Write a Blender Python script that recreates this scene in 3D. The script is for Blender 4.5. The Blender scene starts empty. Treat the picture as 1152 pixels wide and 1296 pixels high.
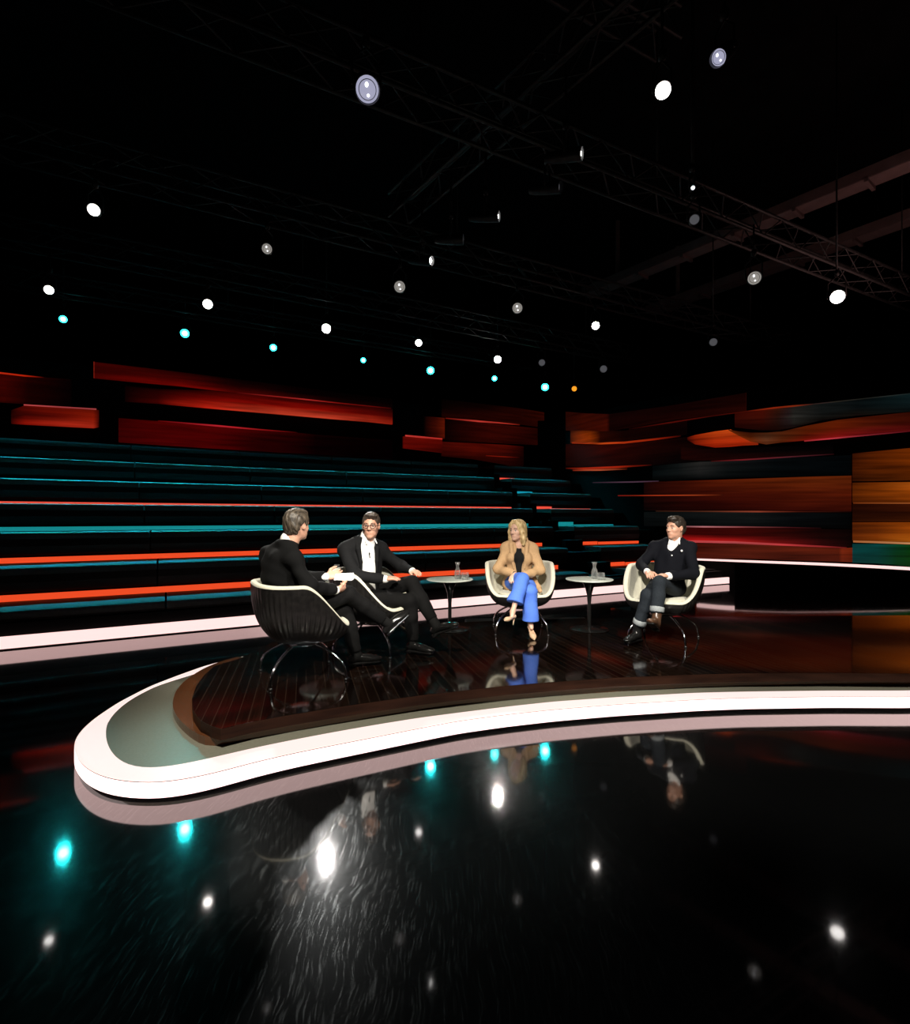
import bpy, bmesh, math, random
import numpy as np
from mathutils import Vector, Matrix
R = math.radians
random.seed(4)
rng = np.random.RandomState(4)
scene = bpy.context.scene
col = scene.collection

# ------------------------------------------------------------------ frame of reference
F = 680.0            # focal length in pixels of the 1152x1296 frame
HOR = 655.0          # horizon row
CAM = 1.53           # lens height above the studio floor
ZS = 0.24            # stage floor height

def on_plane(px, py, z):
    """studio point at height z seen at a pixel"""
    d = F * (CAM - z) / (py - HOR)
    return Vector(((px - 576) / F * d, d, z))

def at_height(px, py, z):
    return on_plane(px, py, z)

def lin(c):
    out = []
    for v in c[:3]:
        v = v / 255.0
        out.append(v / 12.92 if v <= 0.04045 else ((v + 0.055) / 1.055) ** 2.4)
    return tuple(out)

# ------------------------------------------------------------------ materials
def mat(name, base=(0.5, 0.5, 0.5), rough=0.5, metal=0.0, emit=None, estr=1.0, ior=1.5, spec=0.5, trans=0.0, coat=0.0, sheen=0.0):
    m = bpy.data.materials.new(name); m.use_nodes = True
    b = m.node_tree.nodes['Principled BSDF']
    b.inputs['Base Color'].default_value = (*base, 1)
    b.inputs['Roughness'].default_value = rough
    b.inputs['Metallic'].default_value = metal
    b.inputs['IOR'].default_value = ior
    b.inputs['Specular IOR Level'].default_value = spec
    b.inputs['Transmission Weight'].default_value = trans
    b.inputs['Coat Weight'].default_value = coat
    b.inputs['Sheen Weight'].default_value = sheen
    if emit is not None:
        b.inputs['Emission Color'].default_value = (*emit, 1)
        b.inputs['Emission Strength'].default_value = estr
    return m

def nodes(m):
    return m.node_tree.nodes, m.node_tree.links, m.node_tree.nodes['Principled BSDF']

def add_noise_colour(m, c1, c2, scale=8.0, detail=4.0, stretch=(1, 1, 1), bump=0.0, rot=0.0):
    n, l, b = nodes(m)
    tc = n.new('ShaderNodeTexCoord'); mp = n.new('ShaderNodeMapping')
    mp.inputs['Scale'].default_value = stretch; mp.inputs['Rotation'].default_value = (0, 0, rot)
    nz = n.new('ShaderNodeTexNoise'); nz.inputs['Scale'].default_value = scale; nz.inputs['Detail'].default_value = detail
    cr = n.new('ShaderNodeValToRGB')
    cr.color_ramp.elements[0].color = (*c1, 1); cr.color_ramp.elements[1].color = (*c2, 1)
    cr.color_ramp.elements[0].position = 0.35; cr.color_ramp.elements[1].position = 0.68
    l.new(tc.outputs['Object'], mp.inputs['Vector']); l.new(mp.outputs['Vector'], nz.inputs['Vector'])
    l.new(nz.outputs['Fac'], cr.inputs['Fac']); l.new(cr.outputs['Color'], b.inputs['Base Color'])
    if bump:
        bp = n.new('ShaderNodeBump'); bp.inputs['Strength'].default_value = bump; bp.inputs['Distance'].default_value = 0.01
        l.new(nz.outputs['Fac'], bp.inputs['Height']); l.new(bp.outputs['Normal'], b.inputs['Normal'])
    return m

M = {}
# studio floor: black lacquer with swirling scratches, a sharp coat over a rougher worn layer
def floor_material():
    m = mat('black_lacquer_floor', (0.0035, 0.0038, 0.004), 0.42, ior=1.5)
    n, l, b = nodes(m)
    tc = n.new('ShaderNodeTexCoord')
    # fine hairline scratches: thin rings of distorted waves
    nz = n.new('ShaderNodeTexNoise'); nz.inputs['Scale'].default_value = 1.3; nz.inputs['Detail'].default_value = 3
    l.new(tc.outputs['Object'], nz.inputs['Vector'])
    mixv = n.new('ShaderNodeVectorMath'); mixv.operation = 'MULTIPLY_ADD'
    mixv.inputs[1].default_value = (0.22, 0.22, 0)
    l.new(nz.outputs['Color'], mixv.inputs[0]); l.new(tc.outputs['Object'], mixv.inputs[2])
    prev = None
    for sc_, rz, st in ((90, 0.4, (1, 0.07, 1)), (110, 1.5, (1, 0.06, 1)), (80, 2.5, (1, 0.08, 1)), (96, 3.4, (1, 0.07, 1))):
        mp = n.new('ShaderNodeMapping'); mp.inputs['Rotation'].default_value = (0, 0, rz); mp.inputs['Scale'].default_value = st
        l.new(mixv.outputs[0], mp.inputs['Vector'])
        s = n.new('ShaderNodeTexNoise'); s.inputs['Scale'].default_value = sc_; s.inputs['Detail'].default_value = 3
        l.new(mp.outputs['Vector'], s.inputs['Vector'])
        rp = n.new('ShaderNodeMapRange'); rp.inputs['From Min'].default_value = 0.60; rp.inputs['From Max'].default_value = 0.74
        l.new(s.outputs['Fac'], rp.inputs['Value'])
        if prev is None: prev = rp.outputs[0]
        else:
            mx = n.new('ShaderNodeMath'); mx.operation = 'MAXIMUM'
            l.new(prev, mx.inputs[0]); l.new(rp.outputs[0], mx.inputs[1]); prev = mx.outputs[0]
    # worn areas
    big = n.new('ShaderNodeTexNoise'); big.inputs['Scale'].default_value = 0.9; big.inputs['Detail'].default_value = 5
    l.new(tc.outputs['Object'], big.inputs['Vector'])
    rr = n.new('ShaderNodeMapRange'); rr.inputs['To Min'].default_value = 0.03; rr.inputs['To Max'].default_value = 0.065
    l.new(big.outputs['Fac'], rr.inputs['Value'])
    out = n['Material Output']
    sharp = n.new('ShaderNodeBsdfGlossy'); sharp.inputs['Color'].default_value = (1, 0.97, 0.97, 1)
    l.new(rr.outputs[0], sharp.inputs['Roughness'])
    fr = n.new('ShaderNodeFresnel'); fr.inputs['IOR'].default_value = 1.62
    worn = n.new('ShaderNodeBsdfGlossy'); worn.inputs['Roughness'].default_value = 0.24
    pass
    wc = n.new('ShaderNodeMix'); wc.data_type = 'RGBA'
    wc.inputs['A'].default_value = (0.0055, 0.0058, 0.0058, 1); wc.inputs['B'].default_value = (0.040, 0.042, 0.042, 1)
    l.new(prev, wc.inputs['Factor']); l.new(wc.outputs['Result'], worn.inputs['Color'])
    ad = n.new('ShaderNodeAddShader')
    dif = n.new('ShaderNodeBsdfDiffuse'); dif.inputs['Color'].default_value = (0.002, 0.0022, 0.0024, 1)
    l.new(worn.outputs[0], ad.inputs[0]); l.new(dif.outputs[0], ad.inputs[1])
    ms = n.new('ShaderNodeMixShader')
    l.new(fr.outputs[0], ms.inputs['Fac']); l.new(ad.outputs[0], ms.inputs[1]); l.new(sharp.outputs[0], ms.inputs[2])
    l.new(ms.outputs[0], out.inputs['Surface'])
    return m
M['floor'] = floor_material()

def stage_wood():
    m = mat('dark_stage_boards', (0.01, 0.006, 0.004), 0.09, ior=1.7)
    n, l, b = nodes(m)
    tc = n.new('ShaderNodeTexCoord'); mp = n.new('ShaderNodeMapping')
    mp.inputs['Rotation'].default_value = (0, 0, R(-15.7)); mp.inputs['Scale'].default_value = (1, 1, 1)
    l.new(tc.outputs['Object'], mp.inputs['Vector'])
    sp = n.new('ShaderNodeSeparateXYZ'); l.new(mp.outputs[0], sp.inputs[0])
    # boards: 7 cm wide, each with its own tone, lighter worn grooves between them
    ml = n.new('ShaderNodeMath'); ml.operation = 'MULTIPLY'; ml.inputs[1].default_value = 14.0; l.new(sp.outputs['X'], ml.inputs[0])
    fl = n.new('ShaderNodeMath'); fl.operation = 'FLOOR'; l.new(ml.outputs[0], fl.inputs[0])
    fc = n.new('ShaderNodeMath'); fc.operation = 'FRACT'; l.new(ml.outputs[0], fc.inputs[0])
    wn = n.new('ShaderNodeTexWhiteNoise'); wn.noise_dimensions = '1D'; l.new(fl.outputs[0], wn.inputs['W'])
    st = n.new('ShaderNodeMapping'); st.inputs['Scale'].default_value = (60, 1.2, 1); l.new(mp.outputs[0], st.inputs['Vector'])
    gr = n.new('ShaderNodeTexNoise'); gr.inputs['Scale'].default_value = 1.0; gr.inputs['Detail'].default_value = 4
    l.new(st.outputs[0], gr.inputs['Vector'])
    edge = n.new('ShaderNodeMath'); edge.operation = 'LESS_THAN'; edge.inputs[1].default_value = 0.07; l.new(fc.outputs[0], edge.inputs[0])
    br = n.new('ShaderNodeTexNoise'); br.inputs['Scale'].default_value = 2.2; br.inputs['Detail'].default_value = 3; l.new(tc.outputs['Object'], br.inputs['Vector'])
    em = n.new('ShaderNodeMath'); em.operation = 'MULTIPLY'; l.new(edge.outputs[0], em.inputs[0]); l.new(br.outputs['Fac'], em.inputs[1])
    cr = n.new('ShaderNodeValToRGB'); cr.color_ramp.elements[0].color = (0.002, 0.0012, 0.001, 1); cr.color_ramp.elements[1].color = (0.012, 0.0058, 0.0036, 1)
    mxa = n.new('ShaderNodeMath'); mxa.operation = 'MULTIPLY'; l.new(wn.outputs['Value'], mxa.inputs[0]); l.new(gr.outputs['Fac'], mxa.inputs[1])
    l.new(mxa.outputs[0], cr.inputs['Fac'])
    mx = n.new('ShaderNodeMix'); mx.data_type = 'RGBA'; mx.inputs['B'].default_value = (0.042, 0.027, 0.019, 1)
    l.new(em.outputs[0], mx.inputs['Factor']); l.new(cr.outputs['Color'], mx.inputs['A']); l.new(mx.outputs['Result'], b.inputs['Base Color'])
    rr = n.new('ShaderNodeMapRange'); rr.inputs['To Min'].default_value = 0.03; rr.inputs['To Max'].default_value = 0.11
    l.new(gr.outputs['Fac'], rr.inputs['Value']); l.new(rr.outputs[0], b.inputs['Roughness'])
    return m
M['stage'] = stage_wood()
M['plinth'] = add_noise_colour(mat('glossy_brown_plinth', (0.05, 0.02, 0.01), 0.12, ior=1.8), (0.085, 0.030, 0.012), (0.12, 0.044, 0.018), 3, 3, (1, 1, 8))
M['plinth_dark'] = add_noise_colour(mat('dark_brown_fascia', (0.02, 0.01, 0.006), 0.4, ior=1.3, spec=0.15), (0.016, 0.0065, 0.004), (0.030, 0.012, 0.007), 3, 3, (1, 1, 8))
M['ledge'] = add_noise_colour(mat('grey_beige_ledge', (0.2, 0.2, 0.17), 0.3, ior=1.5), (0.15, 0.15, 0.118), (0.175, 0.172, 0.138), 60, 2)
M['ring'] = mat('lit_opal_acrylic', (0.15, 0.13, 0.13), 0.4, emit=(2.5, 1.75, 1.68), estr=1.0)
M['ringtop'] = mat('lit_opal_acrylic_top', (0.10, 0.09, 0.09), 0.3, emit=(1.06, 0.86, 0.82), estr=0.95)
M['seam'] = mat('dim_acrylic_seam', (0.6, 0.4, 0.38), 0.5, emit=(1.0, 0.74, 0.70), estr=0.85)
M['black'] = mat('matt_black_paint', (0.004, 0.004, 0.004), 0.85, spec=0.1)
M['rig'] = add_noise_colour(mat('dark_rig_metal', (0.02, 0.02, 0.02), 0.45, metal=0.6), (0.012, 0.012, 0.013), (0.03, 0.03, 0.03), 20, 2)
M['truss'] = add_noise_colour(mat('dull_aluminium_truss', (0.05, 0.05, 0.05), 0.5, metal=0.5), (0.012, 0.012, 0.012), (0.03, 0.03, 0.03), 14, 2)
M['beam'] = add_noise_colour(mat('painted_roof_beam', (0.05, 0.03, 0.03), 0.8), (0.10, 0.065, 0.062), (0.14, 0.09, 0.085), 3, 3)
M['wall'] = add_noise_colour(mat('black_studio_wall', (0.003, 0.003, 0.003), 0.95, spec=0.05), (0.002, 0.002, 0.002), (0.004, 0.004, 0.004), 2, 3)
M['leather'] = add_noise_colour(mat('dark_brown_leather', (0.02, 0.012, 0.01), 0.42), (0.012, 0.0075, 0.0065), (0.020, 0.012, 0.010), 30, 3, bump=0.1)
M['vinyl'] = add_noise_colour(mat('bench_top_vinyl', (0.1, 0.11, 0.11), 0.65, spec=0.2), (0.10, 0.11, 0.11), (0.125, 0.135, 0.135), 30, 3, bump=0.08)
M['led_red'] = mat('orange_red_led_strip', (0.3, 0.05, 0.02), 0.5, emit=(1.0, 0.085, 0.022), estr=0.85)
M['led_pink'] = mat('salmon_led_strip', (0.3, 0.05, 0.02), 0.5, emit=(1.0, 0.10, 0.06), estr=0.8)
M['led_teal'] = mat('teal_led_strip', (0.02, 0.2, 0.2), 0.5, emit=(0.008, 0.26, 0.28), estr=0.9)
M['led_cyan'] = mat('cyan_led_strip', (0.02, 0.2, 0.25), 0.5, emit=(0.008, 0.30, 0.42), estr=0.9)
M['led_white'] = mat('pinkish_white_led_strip', (0.2, 0.16, 0.16), 0.4, emit=(1.25, 0.82, 0.79), estr=1.0)
def screen_mat():
    m = mat('video_panel', (0.002, 0.002, 0.002), 0.6, spec=0.05)
    n, l, b = nodes(m)
    a = n.new('ShaderNodeAttribute'); a.attribute_name = 'Glow'
    tc = n.new('ShaderNodeTexCoord')
    mp = n.new('ShaderNodeMapping'); mp.inputs['Scale'].default_value = (0.55, 0.55, 11); l.new(tc.outputs['Object'], mp.inputs['Vector'])
    nz = n.new('ShaderNodeTexNoise'); nz.inputs['Scale'].default_value = 1.0; nz.inputs['Detail'].default_value = 4
    l.new(mp.outputs[0], nz.inputs['Vector'])
    rr = n.new('ShaderNodeMapRange'); rr.inputs['From Min'].default_value = 0.25; rr.inputs['From Max'].default_value = 0.75; rr.inputs['To Min'].default_value = 0.40; rr.inputs['To Max'].default_value = 1.40
    l.new(nz.outputs['Fac'], rr.inputs['Value'])
    mu = n.new('ShaderNodeVectorMath'); mu.operation = 'SCALE'
    l.new(a.outputs['Color'], mu.inputs[0]); l.new(rr.outputs[0], mu.inputs['Scale'])
    l.new(mu.outputs[0], b.inputs['Emission Color']); b.inputs['Emission Strength'].default_value = 1.0
    return m
M['screen'] = screen_mat()
M['cream'] = add_noise_colour(mat('cream_wool_upholstery', (0.6, 0.58, 0.48), 0.85, sheen=0.2), (0.52, 0.505, 0.40), (0.60, 0.585, 0.48), 90, 3, bump=0.15)
M['shell'] = add_noise_colour(mat('black_ribbed_shell', (0.012, 0.011, 0.011), 0.35), (0.005, 0.0046, 0.0046), (0.011, 0.010, 0.0095), 25, 3, bump=0.2)
M['chrome'] = mat('chrome_tube', (0.8, 0.8, 0.82), 0.12, metal=1.0)
M['tabletop'] = mat('white_lacquer_table', (0.62, 0.66, 0.6), 0.25)
M['tableblack'] = mat('black_lacquer_table', (0.008, 0.008, 0.008), 0.2)
def clear(name, tint, edge):
    m = bpy.data.materials.new(name); m.use_nodes = True; n = m.node_tree.nodes; l = m.node_tree.links; n.remove(n['Principled BSDF'])
    tr = n.new('ShaderNodeBsdfTransparent'); tr.inputs['Color'].default_value = (*tint, 1)
    gl = n.new('ShaderNodeBsdfGlossy'); gl.inputs['Roughness'].default_value = 0.06
    df = n.new('ShaderNodeBsdfDiffuse'); df.inputs['Color'].default_value = (0.75, 0.75, 0.73, 1)  # pale colour mixed in at the rim, standing in for glass highlights
    lw = n.new('ShaderNodeLayerWeight'); lw.inputs['Blend'].default_value = 0.35
    mp = n.new('ShaderNodeMapRange'); mp.inputs['To Min'].default_value = edge[0]; mp.inputs['To Max'].default_value = edge[1]
    l.new(lw.outputs['Facing'], mp.inputs['Value'])
    m1 = n.new('ShaderNodeMixShader'); m1.inputs['Fac'].default_value = 0.45; l.new(gl.outputs[0], m1.inputs[1]); l.new(df.outputs[0], m1.inputs[2])
    m2 = n.new('ShaderNodeMixShader'); l.new(mp.outputs[0], m2.inputs['Fac']); l.new(tr.outputs[0], m2.inputs[1]); l.new(m1.outputs[0], m2.inputs[2])
    l.new(m2.outputs[0], n['Material Output'].inputs['Surface'])
    return m
M['glass'] = clear('clear_glass', (0.96, 0.97, 0.97), (0.05, 0.5))
M['water'] = clear('still_water', (0.86, 0.88, 0.88), (0.06, 0.4))
M['skin'] = add_noise_colour(mat('skin', (0.5, 0.28, 0.19), 0.5), (0.47, 0.245, 0.165), (0.56, 0.31, 0.22), 18, 3)
M['skin_pale'] = add_noise_colour(mat('pale_skin', (0.6, 0.36, 0.26), 0.5), (0.56, 0.33, 0.24), (0.64, 0.40, 0.30), 18, 3)
M['lips'] = mat('lips', (0.40, 0.13, 0.11), 0.45)
M['eye'] = mat('eyes', (0.06, 0.045, 0.04), 0.2)
M['eyewhite'] = mat('eye_white', (0.36, 0.32, 0.29), 0.3)
M['brow'] = mat('eyebrow_hair', (0.05, 0.03, 0.02), 0.8)
def hair_mat(name, c1, c2, stretch):
    return add_noise_colour(mat(name, c1, 0.45), c1, c2, 22, 4, stretch, bump=0.6)
M['hair_grey'] = hair_mat('grey_brown_hair', (0.016, 0.012, 0.008), (0.10, 0.078, 0.055), (2.4, 2.4, 1))
M['hair_brown'] = hair_mat('short_brown_hair', (0.022, 0.016, 0.012), (0.075, 0.056, 0.042), (2, 2, 1))
M['hair_blond'] = hair_mat('blond_hair', (0.36, 0.235, 0.095), (0.78, 0.60, 0.32), (3, 3, 0.5))
M['hair_dark'] = hair_mat('dark_brown_hair', (0.009, 0.0065, 0.005), (0.035, 0.025, 0.018), (2, 2, 1))
def cloth(name, c, rough=0.85, v=1.35, sheen=0.1, scale=120):
    return add_noise_colour(mat(name, c, rough, sheen=0.0, spec=0.12), c, tuple(min(1, x * v) for x in c), scale, 3, bump=0.15)
M['suit'] = cloth('black_suit_wool', (0.0032, 0.0033, 0.0035))
M['suit2'] = cloth('charcoal_suit_wool', (0.0058, 0.006, 0.0066))
M['trouser_black'] = cloth('black_trouser_wool', (0.0033, 0.0033, 0.0034))
M['shirt'] = cloth('white_cotton_shirt', (0.74, 0.74, 0.72), v=1.1, scale=60)
M['camel'] = cloth('camel_wool_blazer', (0.42, 0.27, 0.145), v=1.2)
M['top_black'] = cloth('black_knit_top', (0.008, 0.008, 0.008))
M['blue'] = cloth('cornflower_blue_trousers', (0.075, 0.17, 0.62), v=1.15, rough=0.7)
M['navy'] = cloth('dark_navy_cardigan', (0.0026, 0.003, 0.0052))
M['denim'] = cloth('dark_grey_denim', (0.013, 0.0165, 0.021), v=1.6)
M['cuff'] = cloth('pale_denim_turn_up', (0.22, 0.24, 0.25))
M['shoe_black'] = mat('black_polished_leather', (0.008, 0.008, 0.008), 0.18)
M['shoe_brown'] = add_noise_colour(mat('brown_boot_leather', (0.06, 0.03, 0.018), 0.3), (0.05, 0.025, 0.014), (0.085, 0.042, 0.024), 20, 3)
M['shoe_nude'] = mat('beige_patent_leather', (0.55, 0.38, 0.25), 0.25)
M['paper'] = mat('white_card', (0.62, 0.64, 0.66), 0.6)
M['button'] = mat('pale_button', (0.7, 0.7, 0.7), 0.3)
M['plastic_black'] = mat('black_plastic', (0.01, 0.01, 0.01), 0.35)

# ------------------------------------------------------------------ object helpers
def tag(o, label=None, cat=None, group=None, kind=None):
    if label: o['label'] = label
    if cat: o['category'] = cat
    if group: o['group'] = group
    if kind: o['kind'] = kind
    return o

def link(name, me, m, parent=None, smooth=False):
    o = bpy.data.objects.new(name, me); col.objects.link(o)
    if m is not None: me.materials.append(m)
    if smooth:
        me.polygons.foreach_set('use_smooth', [True] * len(me.polygons))
    if parent is not None: o.parent = parent
    return o

def obj(name, bm, m, parent=None, smooth=False, angle=None):
    bmesh.ops.recalc_face_normals(bm, faces=bm.faces[:])
    me = bpy.data.meshes.new(name); bm.to_mesh(me); bm.free()
    o = link(name, me, m, parent, smooth)
    if smooth and angle is not None:
        try: me.set_sharp_from_angle(angle=R(angle))
        except Exception: pass
    return o

def empty(name, loc=(0, 0, 0), rz=0.0):
    o = bpy.data.objects.new(name, None); col.objects.link(o)
    o.location = loc; o.rotation_euler = (0, 0, rz); o.empty_display_size = 0.1
    return o

def box(bm, c, s, rot=None, bev=0.0):
    g = bmesh.ops.create_cube(bm, size=1.0)
    vs = g['verts']
    mtx = Matrix.Translation(c) @ ((rot.to_4x4() if rot is not None else Matrix.Identity(4))) @ Matrix.Diagonal((*s, 1))
    bmesh.ops.transform(bm, matrix=mtx, verts=vs)
    if bev > 0:
        es = list({e for v in vs for e in v.link_edges})
        bmesh.ops.bevel(bm, geom=es, offset=bev, segments=2, affect='EDGES')
    return bm

def tube(bm, pts, r, n=8, cap=True):
    """swept tube through points; r a number or one per point"""
    pts = [Vector(p) for p in pts]
    rs = r if isinstance(r, (list, tuple)) else [r] * len(pts)
    rings = []; up = None
    for i, p in enumerate(pts):
        a = pts[max(i - 1, 0)]; b = pts[min(i + 1, len(pts) - 1)]
        t = (b - a).normalized()
        if up is None:
            up = Vector((0, 0, 1)) if abs(t.z) < 0.9 else Vector((1, 0, 0))
        s = t.cross(up).normalized(); u = s.cross(t).normalized(); up = u
        rings.append([bm.verts.new(p + (s * math.cos(k * 2 * math.pi / n) + u * math.sin(k * 2 * math.pi / n)) * rs[i]) for k in range(n)])
    for A, B in zip(rings, rings[1:]):
        for k in range(n):
            bm.faces.new((A[k], A[(k + 1) % n], B[(k + 1) % n], B[k]))
    if cap:
        bm.faces.new(rings[0][::-1]); bm.faces.new(rings[-1])
    return bm

def lathe(bm, prof, n=24, mtx=None):
    """profile of (r, z) turned about z"""
    rings = []
    for r, z in prof:
        if r < 1e-6:
            rings.append([bm.verts.new((0, 0, z))])
        else:
            rings.append([bm.verts.new((r * math.cos(k * 2 * math.pi / n), r * math.sin(k * 2 * math.pi / n), z)) for k in range(n)])
    for A, B in zip(rings, rings[1:]):
        for k in range(n):
            k2 = (k + 1) % n
            if len(A) == 1 and len(B) == 1: continue
            if len(A) == 1: bm.faces.new((A[0], B[k2], B[k]))
            elif len(B) == 1: bm.faces.new((A[k], A[k2], B[0]))
            else: bm.faces.new((A[k], A[k2], B[k2], B[k]))
    if mtx is not None:
        bmesh.ops.transform(bm, matrix=mtx, verts=[v for r_ in rings for v in r_])
    return bm

def prism(bm, poly, z0, z1):
    """extruded plan polygon"""
    lo = [bm.verts.new((p[0], p[1], z0)) for p in poly]; hi = [bm.verts.new((p[0], p[1], z1)) for p in poly]
    n = len(poly)
    bm.faces.new(lo[::-1]); bm.faces.new(hi)
    for k in range(n):
        bm.faces.new((lo[k], lo[(k + 1) % n], hi[(k + 1) % n], hi[k]))
    return bm

def aim(d, up=Vector((0, 0, 1))):
    """rotation whose local -Z looks along d"""
    return Vector(d).to_track_quat('-Z', 'Y').to_matrix()

def catmull(pts, per=10):
    P = [Vector(p) for p in pts]; out = []
    for i in range(len(P) - 1):
        p0 = P[max(i - 1, 0)]; p1 = P[i]; p2 = P[i + 1]; p3 = P[min(i + 2, len(P) - 1)]
        for k in range(per):
            t = k / per
            out.append(0.5 * ((2 * p1) + (p2 - p0) * t + (2 * p0 - 5 * p1 + 4 * p2 - p3) * t * t + (3 * p1 - p0 - 3 * p2 + p3) * t ** 3))
    out.append(P[-1].copy())
    return out

# ------------------------------------------------------------------ room shell
bm = bmesh.new(); box(bm, (0, 8.5, -0.1), (34, 31, 0.2)); tag(obj('floor', bm, M['floor']), 'glossy black scratched studio floor', None, kind='structure')
for nm, c, s in (('wall_back', (0, 24.1, 4.75), (34.4, 0.2, 9.5)), ('wall_left', (-17.1, 8.5, 4.75), (0.2, 31, 9.5)),
                 ('wall_right', (17.1, 8.5, 4.75), (0.2, 31, 9.5)), ('wall_front', (0, -7.1, 4.75), (34.4, 0.2, 9.5)),
                 ('ceiling', (0, 8.5, 9.6), (34.4, 31.4, 0.2))):
    bm = bmesh.new(); box(bm, c, s); tag(obj(nm, bm, M['wall']), kind='structure')

# ------------------------------------------------------------------ tribune directions
P0 = Vector((-5.18, 6.12, 0)); T = Vector((0.8806, 0.474, 0)); N = Vector((-0.474, 0.8806, 0))
def bow(t):
    u = (t + 1.0) / 15.0
    return 0.16 * 4 * u * (1 - u) if 0 < u < 1 else 0.0
def trib(t, e, z):
    return P0 + T * t + N * (e + bow(t)) + Vector((0, 0, z))
RUN, RISE, E1, Z1 = 0.88, 0.441, 0.17, 0.43

def swept(bm, t0, t1, prof, step=0.6):
    """closed (e, z) outline swept along the tribune between t0 and t1"""
    n = max(1, int(math.ceil((t1 - t0) / step)))
    rings = []
    for i in range(n + 1):
        t = t0 + (t1 - t0) * i / n
        rings.append([bm.verts.new(trib(t, e, z)) for e, z in prof])
    k = len(prof)
    for A, B in zip(rings, rings[1:]):
        for j in range(k):
            bm.faces.new((A[j], A[(j + 1) % k], B[(j + 1) % k], B[j]))
    bm.faces.new(rings[0][::-1]); bm.faces.new(rings[-1])
    return bm
def rect(e0, e1, z0, z1): return [(e0, z0), (e1, z0), (e1, z1), (e0, z1)]
def pad(e0, e1, z0, z1, r=0.03):
    return [(e0, z0), (e1, z0), (e1, z1), (e0 + r * 1.6, z1), (e0 + r * 0.5, z1 - r * 0.35), (e0, z1 - r * 1.3)]

TR = empty('seating_tribune', trib(3, 0, 0)); tag(TR, 'black stepped audience tribune rising behind the stage', 'tribune')
inv = Matrix.Translation(-Vector(TR.location))
def trpart(name, bm, m, label=None):
    bmesh.ops.transform(bm, matrix=inv, verts=bm.verts[:])
    o = obj(name, bm, m, TR)
    if label: o['label'] = label
    return o
for k in range(7):
    e0 = E1 + RUN * k; z0 = Z1 + RISE * k - 0.10
    bm = bmesh.new(); swept(bm, -7.0, 12.9, rect(e0 + 0.05, e0 + RUN + (0.05 if k < 6 else 0.5), max(0.0, z0 - RISE), z0)); trpart('step', bm, M['black'])
bm = bmesh.new(); swept(bm, -7.0, 12.9, rect(0.06, 0.26, 0.0, 0.30)); trpart('kickboard', bm, M['black'])
# aisle steps between the two blocks
for k in range(7):
    e0 = E1 + RUN * k; z0 = Z1 + RISE * k - 0.10
    bm = bmesh.new(); swept(bm, 9.66, 10.16, rect(e0 - 0.35, e0 + 0.05, max(0, z0 - RISE), z0 - RISE / 2 + 0.02) if k else rect(e0 - 0.05, e0 + 0.05, 0.16, z0 - 0.12)); trpart('aisle_step', bm, M['black'])

ordinal = ['first', 'second', 'third', 'fourth', 'fifth', 'sixth', 'seventh']
def bench(row, t0, t1, label, group):
    e0 = E1 + RUN * row; z0 = Z1 + RISE * row
    mid = trib((t0 + t1) / 2, e0 + 0.3, z0 - 0.1)
    r = empty('tribune_bench', mid); tag(r, label, 'bench', group)
    off = Matrix.Translation(-mid)
    g = 0.012
    bm = bmesh.new(); swept(bm, t0 + g, t1 - g, pad(e0, e0 + RUN + (0.04 if row < 6 else 0.3), z0 - 0.099, z0, 0.035)); bmesh.ops.transform(bm, matrix=off, verts=bm.verts[:])
    obj('seat_cushion', bm, M['vinyl'], r)
    bm = bmesh.new()
    swept(bm, t0 + g, t1 - g, [(e0 + 0.006, z0 - 0.335 + 0.02), (e0 + 0.049, z0 - 0.335), (e0 + 0.049, z0 - 0.101), (e0 + 0.004, z0 - 0.101), (e0 - 0.012, z0 - 0.2)])
    bmesh.ops.transform(bm, matrix=off, verts=bm.verts[:])
    obj('front_pad', bm, M['leather'], r)
place_w = ['at the left end', 'second from the left', 'third from the left', 'fourth from the left', 'fifth from the left', 'sixth from the left', 'seventh from the left', 'eighth from the left', 'ninth from the left', 'tenth from the left']
row_name = ['bottom tier of the tribune', 'second lowest tier', 'third lowest tier', 'middle tier', 'third highest tier', 'second highest tier', 'top tier under the red panels']
for k in range(7):
    seam0 = 1.66 - 0.11 * k
    left = {0: -1.5, 1: -1.5, 2: -1.9, 3: -2.2, 4: -2.6, 5: -3.0, 6: -3.4}[k]
    ts = [left] + [t for t in [seam0 - 2.18 * 2 + 2.18 * i for i in range(12)] if left + 0.6 < t < 8.6]
    ends = {0: 9.1, 1: 9.3, 2: 9.6, 3: 9.66, 4: 9.66, 5: 9.66, 6: 9.66}[k]
    ts.append(ends)
    for i in range(len(ts) - 1):
        bench(k, ts[i], ts[i + 1], 'leather bench on the %s, %s' % (row_name[k], place_w[i]), 'audience benches on the tribune')
    bench(k, 10.2, 12.3, 'short bench right of the aisle on the %s' % row_name[k], 'short benches right of the aisle')

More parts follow.
